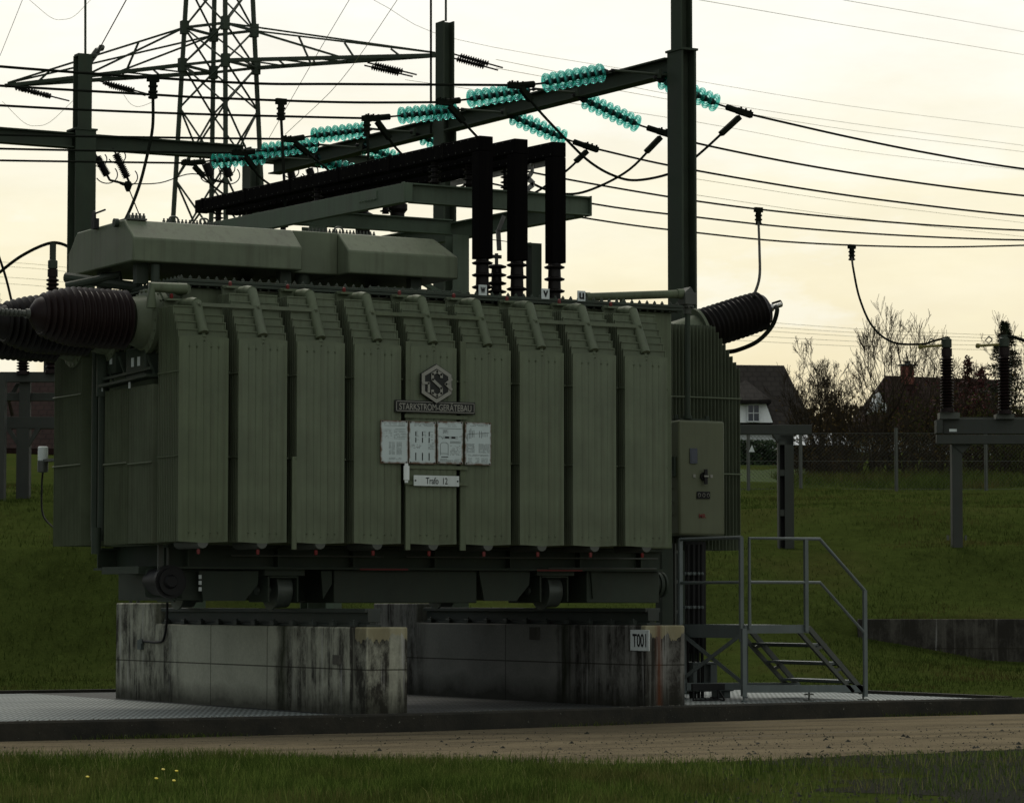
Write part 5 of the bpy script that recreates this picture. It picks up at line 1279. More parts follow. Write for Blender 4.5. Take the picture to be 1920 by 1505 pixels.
mb = MB(); colpx(mb, -24, 9, 700, 57); mb.build('steel_column', PG, label='grey steel column cut off by the left edge', cat='column')
mb = MB(); hbeam(mb, -40, 32, 984, 999, 56.0, .8); mb.build('foundation_block', M['conc_plain'], label='low dark concrete foundation block on the grass at the left edge', cat='concrete block', bevel=.03)
# retaining wall at the right
mb = MB(); a = RD(5.5, 50.1); b = RD(16, 50.1); mb.prism([(a.x, a.y, -.5), (b.x, b.y, -.5), (b.x, b.y, .935), (a.x, a.y, .935)], V3((F[0], F[1], 0))*.16)
M['rw'] = concrete_mat('retaining_wall_concrete', 900, 950, (.095, .09, .075))
mb.build('retaining_wall', M['rw'], label='low dark streaked concrete retaining wall in the grass at the right edge', cat='wall', bevel=.015)
# ------------------------------------------------------------------ fence
FD = 75.0
fz = lambda r: ground_z(*RD(r, FD)[:2])
r0_, r1_ = 5.3, 13.5
fe = thing('chain_link_fence', 'chain-link mesh fence with slim grey posts across the grass bank on the right', 'fence', tuple(RD(8, FD, fz(8))))
for k, x in enumerate((1403, 1501, 1680, 1848)):
    a = onD(x, 802 if x != 1403 else 815, FD); mb = MB(); mb.tube([(a.x, a.y, fz((x-960)/f*FD)-.2), (a.x, a.y, a.z)], .042, 8); mb.build('fence_post', M['galv_dark'], fe)
for k in range(3):
    p = RD(13.3+k*2.2, FD); mb = MB(); mb.tube([(p.x, p.y, fz(13)-.2), (p.x, p.y, onD(1848, 802, FD).z)], .03, 8); mb.build('fence_post', M['galv_dark'], fe)
mb = MB(); zt_ = onD(1600, 812, FD).z; H = zt_-3.85
s = .095
n = int((r1_-r0_+H)/s)
for k in range(n):
    for sg in (-1, 1):
        ra = r0_+k*s-(H if sg > 0 else 0); rb = ra+H*sg if sg > 0 else ra-H
        pa = (ra if sg > 0 else r0_+k*s); 
        p0 = [pa, 3.85]; p1 = [pa+sg*H, zt_]
        # clip to the run
        def clip(p, q):
            for lim, s_ in ((r0_, 1), (r1_, -1)):
                if s_*(p[0]-lim) < 0 and s_*(q[0]-lim) < 0: return None
                if s_*(p[0]-lim) < 0: t_ = (lim-p[0])/(q[0]-p[0]); p = [lim, p[1]+(q[1]-p[1])*t_]
                if s_*(q[0]-lim) < 0: t_ = (lim-q[0])/(p[0]-q[0]); q = [lim, q[1]+(p[1]-q[1])*t_]
            return p, q
        cl_ = clip(p0, p1)
        if cl_: a, b = cl_; mb.tube([RD(a[0], FD, a[1]), RD(b[0], FD, b[1])], .0022, 3, cap=False)
for z in (zt_, 3.9, (zt_+3.9)/2): mb.tube([RD(r0_, FD, z), RD(r1_, FD, z)], .006, 4)
mb.build('wire_mesh', M['galv_dark'], fe)
mb = MB(); a, b, c = onD(1410, 834, FD-.06), onD(1404, 847, FD-.06), onD(1415, 847, FD-.06); mb.prism([a, b, c], V3((F[0], F[1], 0))*.02); wt = mb.build('warning_sign', M['white'], label='small pale triangular warning sign hanging on the fence beside the transformer', cat='sign')
# ------------------------------------------------------------------ houses
def quad(mb, pts): mb.add(pts, [tuple(range(len(pts)))])
HD = 105.0
Fv = V3((F[0], F[1], 0)); Rv = V3((R[0], R[1], 0))
h = thing('house', 'white house with steep dark tiled roof and a small dormer right of the transformer', 'house', tuple(onD(1440, 850, HD)))
el, er = onD(1270, 797, HD), onD(1526, 797, HD); rl, rr = onD(1300, 683, HD+3.2), onD(1470, 685, HD+3.2); rr_b = rr
bk = Fv*6.4
mb = MB()
for s_ in (0,):
    mb.add([el, er, rr, rl, el+bk, er+bk], [(0,1,2,3), (5,4,3,2), (1,5,2), (4,0,3)])
mb.add([p-V3((0,0,.18)) for p in (el, er, er+bk, el+bk)], [(0,3,2,1)]); 
for a, b in ((el, er), (er, er+bk), (er+bk, el+bk), (el+bk, el)): mb.add([a, b, b-V3((0,0,.18)), a-V3((0,0,.18))], [(3,2,1,0)])
mb.build('roof', M['roof_dark'], h)
gz = gd(HD)-.5; mb = MB(); e0 = el+Rv*.4+Fv*.4; e1 = er-Rv*.4+Fv*.4; mb.prism([(e0.x, e0.y, gz), (e1.x, e1.y, gz), (e1.x, e1.y, e1.z-.1), (e0.x, e0.y, e0.z-.1)], Fv*5.6); mb.build('wall', M['wall_white'], h)
dl, dr_, dt = onD(1350, 792, HD-.1), onD(1449, 792, HD-.1), onD(1434, 750, HD-.1); dtl = onD(1364, 750, HD-.1)
mb = MB(); mb.prism([dl, dr_, dt, dtl], Fv*2.4); dm = mb.build('dormer', M['wall_white'], h)
ra, rb, rc_, rd_ = onD(1340, 750, HD-.5), onD(1446, 749, HD-.5), onD(1390, 710, HD+1.2), onD(1390, 708, HD+2.6)
mb = MB(); rc_ = onD(1398, 712, HD+1.6); th_ = V3((0,0,-.12)); mb.add([ra, rb, rc_, rb+Fv*3.2, ra+Fv*3.2, rc_+Fv*1.6, ra+th_, rb+th_, rb+Fv*3.2+th_, ra+Fv*3.2+th_], [(0,1,2), (1,3,5,2), (4,0,2,5), (6,9,8,7), (0,6,7,1), (1,7,8,3), (4,9,6,0)]); mb.build('dormer_roof', M['roof_dark'], dm)
wa, wb = onD(1402, 758, HD-.16), onD(1424, 790, HD-.16)
mb = MB(); mb.prism([(wa.x, wa.y, wa.z), (wb.x, wb.y, wa.z), (wb.x, wb.y, wb.z), (wa.x, wa.y, wb.z)], Fv*.05); wn = mb.build('window', M['window_glass'], dm)
mb = MB()
for x0, y0, x1, y1 in ((401, 757, 403, 791), (412.2, 757, 413.6, 791), (423, 757, 425, 791), (401, 757, 425, 759), (401, 773.4, 425, 774.8), (401, 789, 425, 791)):
    a, b = onD(1000+x0, y0, HD-.2), onD(1000+x1, y1, HD-.2); mb.prism([(a.x, a.y, a.z), (b.x, b.y, a.z), (b.x, b.y, b.z), (a.x, a.y, b.z)], Fv*.03)
mb.build('window_frame', M['wall_white'], wn)
# second house behind the thicket
HD2 = 118.0
h = thing('house', 'long low house with dark red roof and brick chimney behind the bare thicket', 'house', tuple(onD(1760, 860, HD2)))
el, er, rl, rr = onD(1606, 808, HD2), onD(1905, 812, HD2), onD(1660, 704, HD2+3.5), onD(1880, 712, HD2+3.5); bk = Fv*7
mb = MB(); mb.add([el, er, rr, rl, el+bk, er+bk], [(0,1,2,3), (5,4,3,2), (1,5,2), (4,0,3)])
for a, b in ((el, er), (er, er+bk), (er+bk, el+bk), (el+bk, el)): mb.add([a, b, b-V3((0,0,.2)), a-V3((0,0,.2))], [(3,2,1,0)])
rf = mb.build('roof', M['roof_red'], h)
mb = MB(); e0 = el+Rv*.5+Fv*.4; e1 = er-Rv*.5+Fv*.4; gz = gd(HD2)-.5; mb.prism([(e0.x, e0.y, gz), (e1.x, e1.y, gz), (e1.x, e1.y, e1.z-.1), (e0.x, e0.y, e0.z-.1)], Fv*6); mb.build('wall', M['wall_white'], h)
c0, c1 = onD(1691, 686, HD2+3), onD(1714, 720, HD2+3); mb = MB(); mb.prism([(c0.x, c0.y, c0.z), (c1.x, c1.y, c0.z), (c1.x, c1.y, c1.z), (c0.x, c0.y, c1.z)], Fv*.5); ch_ = mb.build('chimney', M['brick'], rf)
a = onD(1702, 686, HD2+3.25); mb = MB(); mb.prism([(a.x-.30, a.y-.28, a.z), (a.x+.30, a.y-.28, a.z), (a.x+.30, a.y-.28, a.z+.06), (a.x-.30, a.y-.28, a.z+.06)], (0, .56, 0)); mb.lathe((a.x, a.y, a.z+.06), (0,0,1), [(0,.12),(.10,.12),(.10,.2),(.13,.2)], 10); mb.build('chimney_cap', M['galv'], ch_)
g0, g1_, g2 = onD(1634, 772, HD2-2), onD(1668, 772, HD2-2), onD(1650, 734, HD2-2); mb = MB(); mb.prism([g0, g1_, g2], Fv*2); mb.build('gable', M['wall_white'], h)
# shed with a pale roof edge between the houses
h = thing('garden_shed', 'low dark garden shed with pale roof edge behind the fence', 'shed', tuple(onD(1560, 870, 92)))
mb = MB(); a, b = onD(1478, 832, 92), onD(1590, 880, 92); mb.prism([(a.x, a.y, a.z), (b.x, b.y, a.z), (b.x, b.y, b.z-.4), (a.x, a.y, b.z-.4)], Fv*3); mb.build('wall', M['bark'], h)
mb = MB(); a, b, c, d = onD(1468, 834, 91.7), onD(1600, 834, 91.7), onD(1575, 812, 93), onD(1500, 812, 93); mb.add([a, b, c, d, a+Fv*3.6, b+Fv*3.6], [(0,1,2,3), (1,5,2), (5,4,3,2), (4,0,3)]); mb.build('roof', M['wall_white'], h)
# far-left house
h = thing('house', 'yellow house with dark red tiled roof at the left edge behind the steel supports', 'house', tuple(onD(40, 880, 110)))
el, er, rl, rr = onD(-120, 838, 110), onD(190, 842, 110), onD(-90, 714, 113.5), onD(160, 716, 113.5); bk = Fv*7
mb = MB(); mb.add([el, er, rr, rl, el+bk, er+bk], [(0,1,2,3), (5,4,3,2), (1,5,2), (4,0,3)])
for a, b in ((el, er), (er, er+bk), (er+bk, el+bk), (el+bk, el)): mb.add([a, b, b-V3((0,0,.2)), a-V3((0,0,.2))], [(3,2,1,0)])
mb.build('roof', M['roof_red'], h)
mb = MB(); e0 = el+Rv*.5+Fv*.4; e1 = er-Rv*.5+Fv*.4; gz = gd(110)-.8; mb.prism([(e0.x, e0.y, gz), (e1.x, e1.y, gz), (e1.x, e1.y, e1.z-.1), (e0.x, e0.y, e0.z-.1)], Fv*6); mb.build('wall', M['wall_yellow'], h)
mb = MB(); a, b = onD(12, 858, 110.3), onD(17, 874, 110.3); mb.prism([(a.x, a.y, a.z), (b.x, b.y, a.z), (b.x, b.y, b.z), (a.x, a.y, b.z)], Fv*.06); mb.build('window', M['window_glass'], h)
# ------------------------------------------------------------------ vegetation
def rvec(rg): return V3((rg.gauss(0, 1), rg.gauss(0, 1), rg.gauss(0, 1))).normalized()
def bare_tree(base, H, r, rg, spread=.55, depth=6, lean=0, twig=1.0):
    trunk = MB(); crown = MB()
    def grow(p, d, L, r_, lev):
        n = 4 if lev < 3 else 3; pts = [p]; rs = [r_]; q = V3(p); dd = V3(d)
        for i in range(n):
            dd = (dd+rvec(rg)*.16+V3((0,0,.07 if lev > 0 else .02))).normalized(); q = q+dd*(L/n); pts.append(V3(q)); rs.append(max(.0055*twig, r_*(1-.5*(i+1)/n)))
        (trunk if lev < 2 else crown).tube(pts, rs, 6 if lev < 2 else (4 if lev < 4 else 3), cap=False)
        if lev >= depth: return
        k = 3 if lev < 2 else rg.choice((2, 3, 3))
        for i in range(k):
            t = rg.uniform(.35, 1.0) if i else 1.0
            j = min(n-1, int(t*n)); s_ = lerp(pts[j], pts[j+1], t*n-j)
            nd = (dd*.75+rvec(rg)*spread+V3((0,0,.12))).normalized()
            grow(s_, nd, L*rg.uniform(.58, .80), max(.0055*twig, rs[j]*rg.uniform(.55, .75)), lev+1)
    grow(V3(base), V3((lean, 0, 1)).normalized(), H*.32, r, 0)
    return trunk, crown
trees = [(1532, 84, 4.9, .075, 'thin crooked bare tree with tall stems, left of the thicket behind the fence', .55), (1555, 88, 3.2, .06, 'small bare tree just behind the fence beside the dark shed', .6),
         (1632, 86, 5.5, .10, 'tallest bare tree with fine upright twigs, its crown above the fence', .42), (1668, 90, 4.9, .08, 'bare tree with a fan of thin branches beside the tallest one', .42),
         (1598, 93, 3.6, .07, 'dense bare tree in front of the red roofed house', .6), (1720, 96, 4.4, .06, 'bare tree with slanting twigs left of the yellow-armed insulator', .6),
         (1905, 98, 5.2, .07, 'pale bare tree at the right edge beside the conifer', .5), (1845, 99, 4.0, .06, 'bare tree between the two post insulators', .55),
         (1560, 116, 4.6, .06, 'bare tree rising right behind the white house roof edge', .6), (22, 104, 6.0, .06, 'bare tree low in the left sky below the brown bushing', .5),
         (1575, 90, 3.3, .05, 'slim bare tree between the crooked tree and the tallest one', .6), (1690, 92, 3.4, .06, 'bushy bare tree in front of the brick chimney', .7), (1745, 94, 3.2, .05, 'twiggy bare tree just left of the left post insulator', .7),
         (1815, 93, 3.0, .05, 'low twiggy tree just right of the left post insulator', .7), (1650, 96, 3.4, .06, 'twiggy tree hiding the gable of the red roofed house', .7), (1535, 112, 4.0, .05, 'twiggy tree beyond the roof corner of the white house', .7), (1870, 96, 3.0, .05, 'twiggy tree left of the spruce', .7)]
for k, (x, D, H, r, lab, sp) in enumerate(trees):
    rg = random.Random(40+k); b = RD((x-960)/f*D, D); b.z = gd(D)-.1
    if x < 100: b.z += 1.5
    t = thing('bare_tree', lab, 'tree', tuple(b), 'bare trees behind the fence')
    tr1, cr = bare_tree(b, H, r, rg, sp, 6, rg.uniform(-.12, .12), 1.0)
    tr1.build('trunk', M['bark'], t); cr.build('crown', M['twig'], t)
def leafcloud(mb, c, rad_, n, rg, size, sq=1.0):
    for i in range(n):
        p = V3(c)+V3((rg.gauss(0, .5)*rad_[0], rg.gauss(0, .5)*rad_[0], rg.gauss(0, .5)*rad_[1]))
        a = rvec(rg)*size*rg.uniform(.6, 1.4); b = a.cross(rvec(rg)).normalized()*size*.6*sq
        mb.add([p-a, p+b, p+a, p-b], [(0,1,2,3)])
def shrub(x, D, H, W, seed, label, mat, nstem=26, nleaf=300, lsize=.05):
    rg = random.Random(seed); base = RD((x-960)/f*D, D); base.z = gd(D)-.1
    t = thing('shrub', label, 'shrub', tuple(base), 'shrubs and thicket behind the fence')
    st_ = MB(); lf = MB()
    for i in range(nstem):
        d = V3((rg.gauss(0, .32), rg.gauss(0, .32), 1)).normalized(); p = base+V3((rg.gauss(0, W*.22), rg.gauss(0, W*.22), 0)); L = H*rg.uniform(.55, 1.0)
        def g(p, d, L, r_, lev):
            pts = [p]; q = V3(p); dd = V3(d)
            for j in range(4): dd = (dd+rvec(rg)*.17).normalized(); q = q+dd*L/4; pts.append(V3(q))
            st_.tube(pts, [r_, r_*.85, r_*.7, r_*.55, r_*.4], 3, cap=False)
            if lev < 2:
                for k in range(4 if lev == 0 else 3):
                    j = rg.randint(1, 3); g(pts[j], (dd+rvec(rg)*.65).normalized(), L*.48, max(.007, r_*.55), lev+1)
            else: leafcloud(lf, pts[-1], (.22, .16), max(1, nleaf//(nstem*9)), rg, lsize)
        g(p, d, L, .02, 0)
    st_.build('stems', M['twig'], t); 
    if lf.v: lf.build('leaves', M[mat], t)
sh = [(1530, 93, 1.7, 1.6, 'dry_leaf', 'brownish leafless shrub right of the white house, beside the shed'), (1545, 88, 2.0, 2.2, 'dry_leaf', 'low tangled brown shrub behind the first fence bay'), (1600, 86, 2.4, 2.4, 'dry_leaf', 'dense dark shrub below the tallest bare tree, left side'),
      (1650, 85, 2.6, 2.2, 'dry_leaf', 'dense dark shrub at the foot of the tallest bare tree'), (1705, 88, 2.5, 2.4, 'green_leaf', 'mixed shrub below the brick chimney'), (1750, 89, 2.4, 2.2, 'dry_leaf', 'brown shrub left of the right support column'),
      (1805, 92, 2.9, 2.2, 'red_leaf', 'dark red shrub right of the left post insulator'), (1850, 92, 2.5, 2.2, 'red_leaf', 'dark red spreading shrub between the post insulators'), (1895, 89, 2.3, 2.4, 'green_leaf', 'olive shrub below the right post insulator'), (1940, 90, 2.8, 2.2, 'dry_leaf', 'brown shrub cut by the right edge'),
      (1815, 86, 1.5, 2.4, 'dry_leaf', 'low brown bramble behind the last fence posts'), (1720, 84, 1.4, 2.4, 'dry_leaf', 'low brown bramble beneath the mixed shrub'), (1580, 83, 1.3, 2.4, 'dry_leaf', 'low bramble in front of the dark shed'), (1900, 84, 1.4, 2.4, 'green_leaf', 'low olive bramble in the right corner of the fence')]
for k, (x, D, H, W, mt, lab) in enumerate(sh): shrub(x, D, H, W, 80+k, lab, mt, 24, 900 if mt != 'dry_leaf' else 260, .045)
# conifer and red columnar shrubs
b = RD((1888-960)/f*100, 100); b.z = gd(100)-.1
t = thing('conifer', 'dark spruce with pointed top behind the right post insulator', 'tree', tuple(b))
ztp = onD(1888, 603, 100).z; Hc = ztp-b.z; rg = random.Random(9)
mb = MB(); mb.tube([b, b+V3((0,0,Hc))], [.09, .008], 6); mb.build('trunk', M['bark'], t)
mb = MB()
for k in range(46):
    z = Hc*(.12+.86*k/45); L = 1.5*(1-(k/46))**1.05+.05
    for j in range(7):
        an = rg.random()*6.28; e = V3((math.cos(an), math.sin(an), .15-.25*(1-k/46)))
        o = b+V3((0,0,z+rg.uniform(-.05,.05)))
        for s_ in range(7):
            p = o+e*L*(s_+.4)/7
            for q in range(3):
                d = (e*.7+rvec(rg)*.8).normalized()*.15; w_ = d.cross(rvec(rg)).normalized()*.022
                mb.add([p-w_, p+w_, p+d], [(0,1,2)])
mb.build('crown', M['needle'], t)
for k, (x, yt, D, lab) in enumerate(((1817, 672, 103, 'dark red columnar shrub with pointed top, left one by the conifer'), (1842, 690, 104, 'dark red columnar shrub, shorter one by the conifer'))):
    rg = random.Random(200+k); b = RD((x-960)/f*D, D); b.z = gd(D)-.1; H = onD(x, yt, D).z-b.z
    t = thing('columnar_shrub', lab, 'shrub', tuple(b)); mb = MB(); mb.tube([b, b+V3((0,0,H))], [.05, .008], 5); mb.build('stem', M['bark'], t)
    mb = MB()
    for i in range(40): z = H*(.2+.8*i/40); leafcloud(mb, b+V3((0,0,z)), (.42*(1-(i/41))**.6+.05, .15), 40, rg, .05)
    mb.build('leaves', M['red_leaf'], t)
# mown lawn in front of the white house
mb = MB(); ds_ = np.linspace(80, 106, 14)
for d0, d1 in zip(ds_, ds_[1:]): mb.add([RD(4.6/75*d0, d0, gd(d0)+.03), RD(7.0/75*d0, d0, gd(d0)+.03), RD(7.0/75*d1, d1, gd(d1)+.03), RD(4.6/75*d1, d1, gd(d1)+.03)], [(0,1,2,3)])
mb.build('house_lawn', M['lawn'], kind='structure', loc=(0,0,0))
# clipped hedge beyond the fence near the transformer
b = onD(1380, 850, 96); rg = random.Random(6); mb = MB(); lo_, hi_ = onD(1330, 849, 96), onD(1462, 826, 96)
for i in range(5200):
    t_ = rg.random(); p = V3((lo_.x+(hi_.x-lo_.x)*t_, lo_.y+(hi_.y-lo_.y)*t_, gd(96)-.3+(hi_.z-gd(96)+.3)*rg.random()))+Fv*rg.uniform(-.3, .3)
    a = rvec(rg)*.06; b_ = a.cross(rvec(rg)).normalized()*.04; mb.add([p-a, p+b_, p+a, p-b_], [(0,1,2,3)])
mb.build('hedge', M['hedge'], label='low clipped dark green hedge below the white house', cat='hedge')
# far wood on the horizon closing the view
rg = random.Random(77); mb = MB()
for i in range(36000):
    D = rg.uniform(128, 141); p = RD(rg.uniform(-.6, .6)*D, D); g_ = gd(D); hh = 1.5+.5*math.sin(p.x*.11)+.4*math.sin(p.x*.31+1); z = g_+rg.random()*hh
    if -.13 < toRD(p.x, p.y)[0]/D < .05: z = g_+rg.random()*1.2
    p.z = z; a = rvec(rg)*.2; b_ = a.cross(rvec(rg)).normalized()*.13; mb.add([p-a, p+b_, p+a, p-b_], [(0,1,2,3)])
mb.build('far_wood', M['dry_leaf'], kind='stuff', label='distant low wood behind the houses', loc=(0,0,0))
# ------------------------------------------------------------------ grass, grit
def blades(name, mat, pos, hgt, wid, rs, lean=.35, label=None):
    n = len(pos); g = np.random.default_rng(rs)
    an = g.uniform(0, 2*np.pi, n); ln = g.uniform(.05, lean, n)*hgt; la = g.uniform(0, 2*np.pi, n)
    wx = np.cos(an)*wid/2; wy = np.sin(an)*wid/2
    tx = np.cos(la)*ln; ty = np.sin(la)*ln
    v = np.zeros((n, 5, 3), np.float32)
    v[:, 0] = pos+np.stack([-wx, -wy, 0*wx], 1); v[:, 1] = pos+np.stack([wx, wy, 0*wx], 1)
    v[:, 2] = pos+np.stack([wx*.7+tx*.35, wy*.7+ty*.35, hgt*.55], 1); v[:, 3] = pos+np.stack([-wx*.7+tx*.35, -wy*.7+ty*.35, hgt*.55], 1)
    v[:, 4] = pos+np.stack([tx, ty, hgt*(1-.15*ln/hgt)], 1)
    b = (np.arange(n)*5)[:, None]
    quads = (b+np.array([0, 1, 2, 3])); tris = (b+np.array([3, 2, 4]))
    me = bpy.data.meshes.new(name); me.vertices.add(n*5); me.vertices.foreach_set('co', v.reshape(-1))
    loops = np.concatenate([quads, tris], 1).reshape(-1); me.loops.add(len(loops)); me.loops.foreach_set('vertex_index', loops.astype(np.int32))
    starts = np.stack([np.arange(n)*7, np.arange(n)*7+4], 1).reshape(-1); me.polygons.add(2*n)
    me.polygons.foreach_set('loop_start', starts.astype(np.int32))
    me.update(calc_edges=True); me.validate(); me.materials.append(mat)
    o = bpy.data.objects.new(name, me); COL.objects.link(o); tag(o, label, None, None, 'stuff'); return o
g = np.random.default_rng(1)
def rd2xyz(r, d, z): return np.stack([CAM[0]+r*R[0]+d*F[0], CAM[1]+r*R[1]+d*F[1], z], 1)
def vnoise(x, y, s, seed):
    q = np.random.default_rng(seed); a = q.uniform(-1, 1, (6, 2))*s; p = q.uniform(0, 6.28, 6)
    return sum(np.sin(a[i, 0]*x+a[i, 1]*y+p[i]) for i in range(6))/6
# foreground
n = 150000; d = 21.0+np.sqrt(g.uniform(0, 1, n))*8.6; r = g.uniform(-1, 1, n)*d*.19
px = 960+f*r/d; lim = np.interp(px, [-400, 0, 640, 1280, 1920, 2400], [28.35, 28.2, 27.35, 27.35, 29.6, 31])+.22*vnoise(r*3, d*0, 2, 5)
pat = vnoise(r, d*.7, 1.6, 3)
dens = np.clip(1-(px-1150)/520, .05, 1)*np.clip(.75+pat*.8, .25, 1)
bare = np.clip((px-1330)/260, 0, 1)*np.clip(.65-vnoise(r, d*2, 2.2, 9)*1.2, 0, 1)
keep = (d < lim) & (g.uniform(0, 1, n) < np.maximum(dens, .16)*(1-.55*bare))
r, d, px = r[keep], d[keep], px[keep]; pos = rd2xyz(r, d, np.full(len(r), -.2))
h = g.uniform(.045, .110, len(r))*(1+.55*vnoise(r, d, 1.1, 8)+.6*np.clip(vnoise(r*1.0, d*1.6, 3.4, 21)*2-.25, 0, 1))*np.clip(1.1-(px-1200)/1500, .5, 1.1)
h = np.clip(h*(1+.5*(g.uniform(0, 1, len(r)) > .96)), .02, .16)
blades('lawn_grass', M['blade'], pos, h, g.uniform(.004, .009, len(r)), 2, .7, 'short green grass along the near edge of the road')
n = 2600; d = 21.0+np.sqrt(g.uniform(0, 1, n))*7.2; r = g.uniform(-1, 1, n)*d*.19; px = 960+f*r/d
k_ = (d < np.interp(px, [0, 640, 1280, 1920], [28.2, 27.3, 27.3, 29.4])) & (vnoise(r*1.0, d*1.6, 2.4, 33) > -.1); r, d = r[k_], d[k_]
blades('dry_stalks', M['stalk'], rd2xyz(r, d, np.full(len(r), -.2)), g.uniform(.06, .17, len(r)), g.uniform(.003, .006, len(r)), 11, .8, 'pale dry stalks scattered in the near grass')
# gravelly shoulder at the right
mb = MB(); rg = random.Random(12); rows = []
for i in range(41):
    d_ = 21.2+i*(30.3-21.2)/40; x0 = 1560+120*math.sin(i*.35+.6)+60*math.sin(i*1.1)+max(0, (26.5-d_))*40-max(0, d_-27)*90
    rr = [RD((x-960)/f*d_, d_, -.197) for x in np.linspace(x0, 2300, 10)]
    if d_ < road_edge(1900)+.3: rows.append(rr)
for a_, b_ in zip(rows, rows[1:]):
    for k in range(9): mb.add([a_[k], a_[k+1], b_[k+1], b_[k]], [(0,1,2,3)])
mb.build('gravel_shoulder', M['gravel'], kind='structure', loc=(0,0,-.2))
# tufts on the far bank
n = 170000; d = g.uniform(41, 76, n); r = g.uniform(-1, 1, n)*d*.19; P = rd2xyz(r, d, np.zeros(n))
pat = vnoise(P[:, 0]*.8, P[:, 1]*.8, 1.5, 4)
ok = ~((P[:, 0] < PADU+.22) & (P[:, 1] < PADV+.24)) & (P[:, 1] > np.array([kerb_v(x) for x in P[:, 0]])+.2) & (g.uniform(0, 1, n) < np.clip(.55+pat*.9, .12, 1)) & ~((np.abs(d-50.2) < .22) & (r > 5.2))
P, d, pat = P[ok], d[ok], pat[ok]; P[:, 2] = [ground_z(x, y)-.01 for x, y in P[:, :2]]
blades('bank_grass', M['far_blade'], P, g.uniform(.03, .085, len(P))*(1.1+.5*pat), g.uniform(.008, .018, len(P)), 3, .9, 'mown grass on the bank behind the pit and up to the fence')
# long dry grass under the thicket
n = 11000; d = g.uniform(76.3, 84, n); r = g.uniform(6.9, 15, n); P = rd2xyz(r, d, np.zeros(n)); P[:, 2] = [gd(x)-.02 for x in d]
blades('dry_grass', M['far_blade'], P, g.uniform(.10, .38, n)*(1+.5*vnoise(r, d, 1.2, 2)), g.uniform(.01, .02, n), 5, .8, 'tall withered grass along the fence in front of the thicket')
# weeds at the foot of the kerb
n = 5200; u = g.uniform(-6, 16, n); P = np.stack([u, np.array([kerb_v(x) for x in u])-np.abs(g.normal(0, .07, n)), np.full(n, -.2)], 1)
keep = g.uniform(0, 1, n) < np.clip(vnoise(u, u*0, 2.2, 12)*1.6, 0, 1); P = P[keep]
blades('kerb_weeds', M['blade'], P, g.uniform(.02, .08, len(P)), g.uniform(.004, .010, len(P)), 6, .9, 'small weeds growing at the foot of the kerb')
# grit and clods on the road
rg = random.Random(31); mb = MB()
def pebble(mb, p, s):
    a = rg.random()*6.28; vs = []
    for k in range(5): q = a+k*1.257; vs.append((p[0]+s*math.cos(q)*rg.uniform(.7, 1.2), p[1]+s*math.sin(q)*rg.uniform(.7, 1.2), p[2]-.003))
    vs.append((p[0], p[1], p[2]+s*rg.uniform(.5, .9))); mb.add(vs, [(k, (k+1) % 5, 5) for k in range(5)])
for i in range(2600):
    px_ = rg.uniform(-60, 1980); dd = rg.uniform(0, 1)**1.8*7+road_edge(px_)-.4; p = RD((px_-960)/f*dd, dd, -.196)
    if p.y > kerb_v(p.x)-.05: continue
    if rg.random() > (.25+.75*min(1, max(0, (px_-500)/700))): continue
    pebble(mb, p, rg.choice((.007, .009, .011, .014, .018, .035 if rg.random() < .15 else .012)))
for i in range(2600):
    px_ = rg.uniform(1150, 2000); dd = rg.uniform(22, 30); 
    if dd > road_edge(px_)+.3 or rg.random() > (px_-1100)/800: continue
    pebble(mb, RD((px_-960)/f*dd, dd, -.198), rg.choice((.008, .012, .016, .022)))
mb.build('road_grit', M['stone'], kind='stuff', label='dark grit and clods scattered on the road and its gravelly edge', loc=(0,0,-.2))
# crumbs of pale grit on the kerb top
mb = MB()
for i in range(420):
    u = rg.uniform(-6, 12)
    if math.sin(u*2.3)+rg.random()*1.3 < .2: continue
    pebble(mb, (u, kerb_v(u)+rg.uniform(.01, .15), .003), rg.choice((.007, .010, .014)))
mb.build('kerb_grit', M['conc_plain'], kind='stuff', label='pale crumbs lying on the kerb top', loc=(0,0,0))
for k, (x, y) in enumerate(((164, 1456), (306, 1442), (331, 1445), (293, 1459), (326, 1463))):
    p = onZ(x, y, -.2+.09); nm = ('leftmost, on its own', 'upper left of the group of four', 'upper right of the group of four', 'lower left of the group of four', 'lower right of the group of four')[k]
    t = thing('dandelion', 'yellow dandelion flower in the near grass, '+nm, 'flower', (p.x, p.y, -.2), 'dandelions in the grass')
    mb = MB(); mb.tube([(p.x, p.y, -.2), p], .003, 5); mb.build('stem', M['blade'], t)
    mb = MB(); mb.lathe(p, (0,-.3,1), [(-.004,.005),(0,.013),(.005,.014),(.008,.008)], 12); mb.build('flower_head', M['petal'], t)
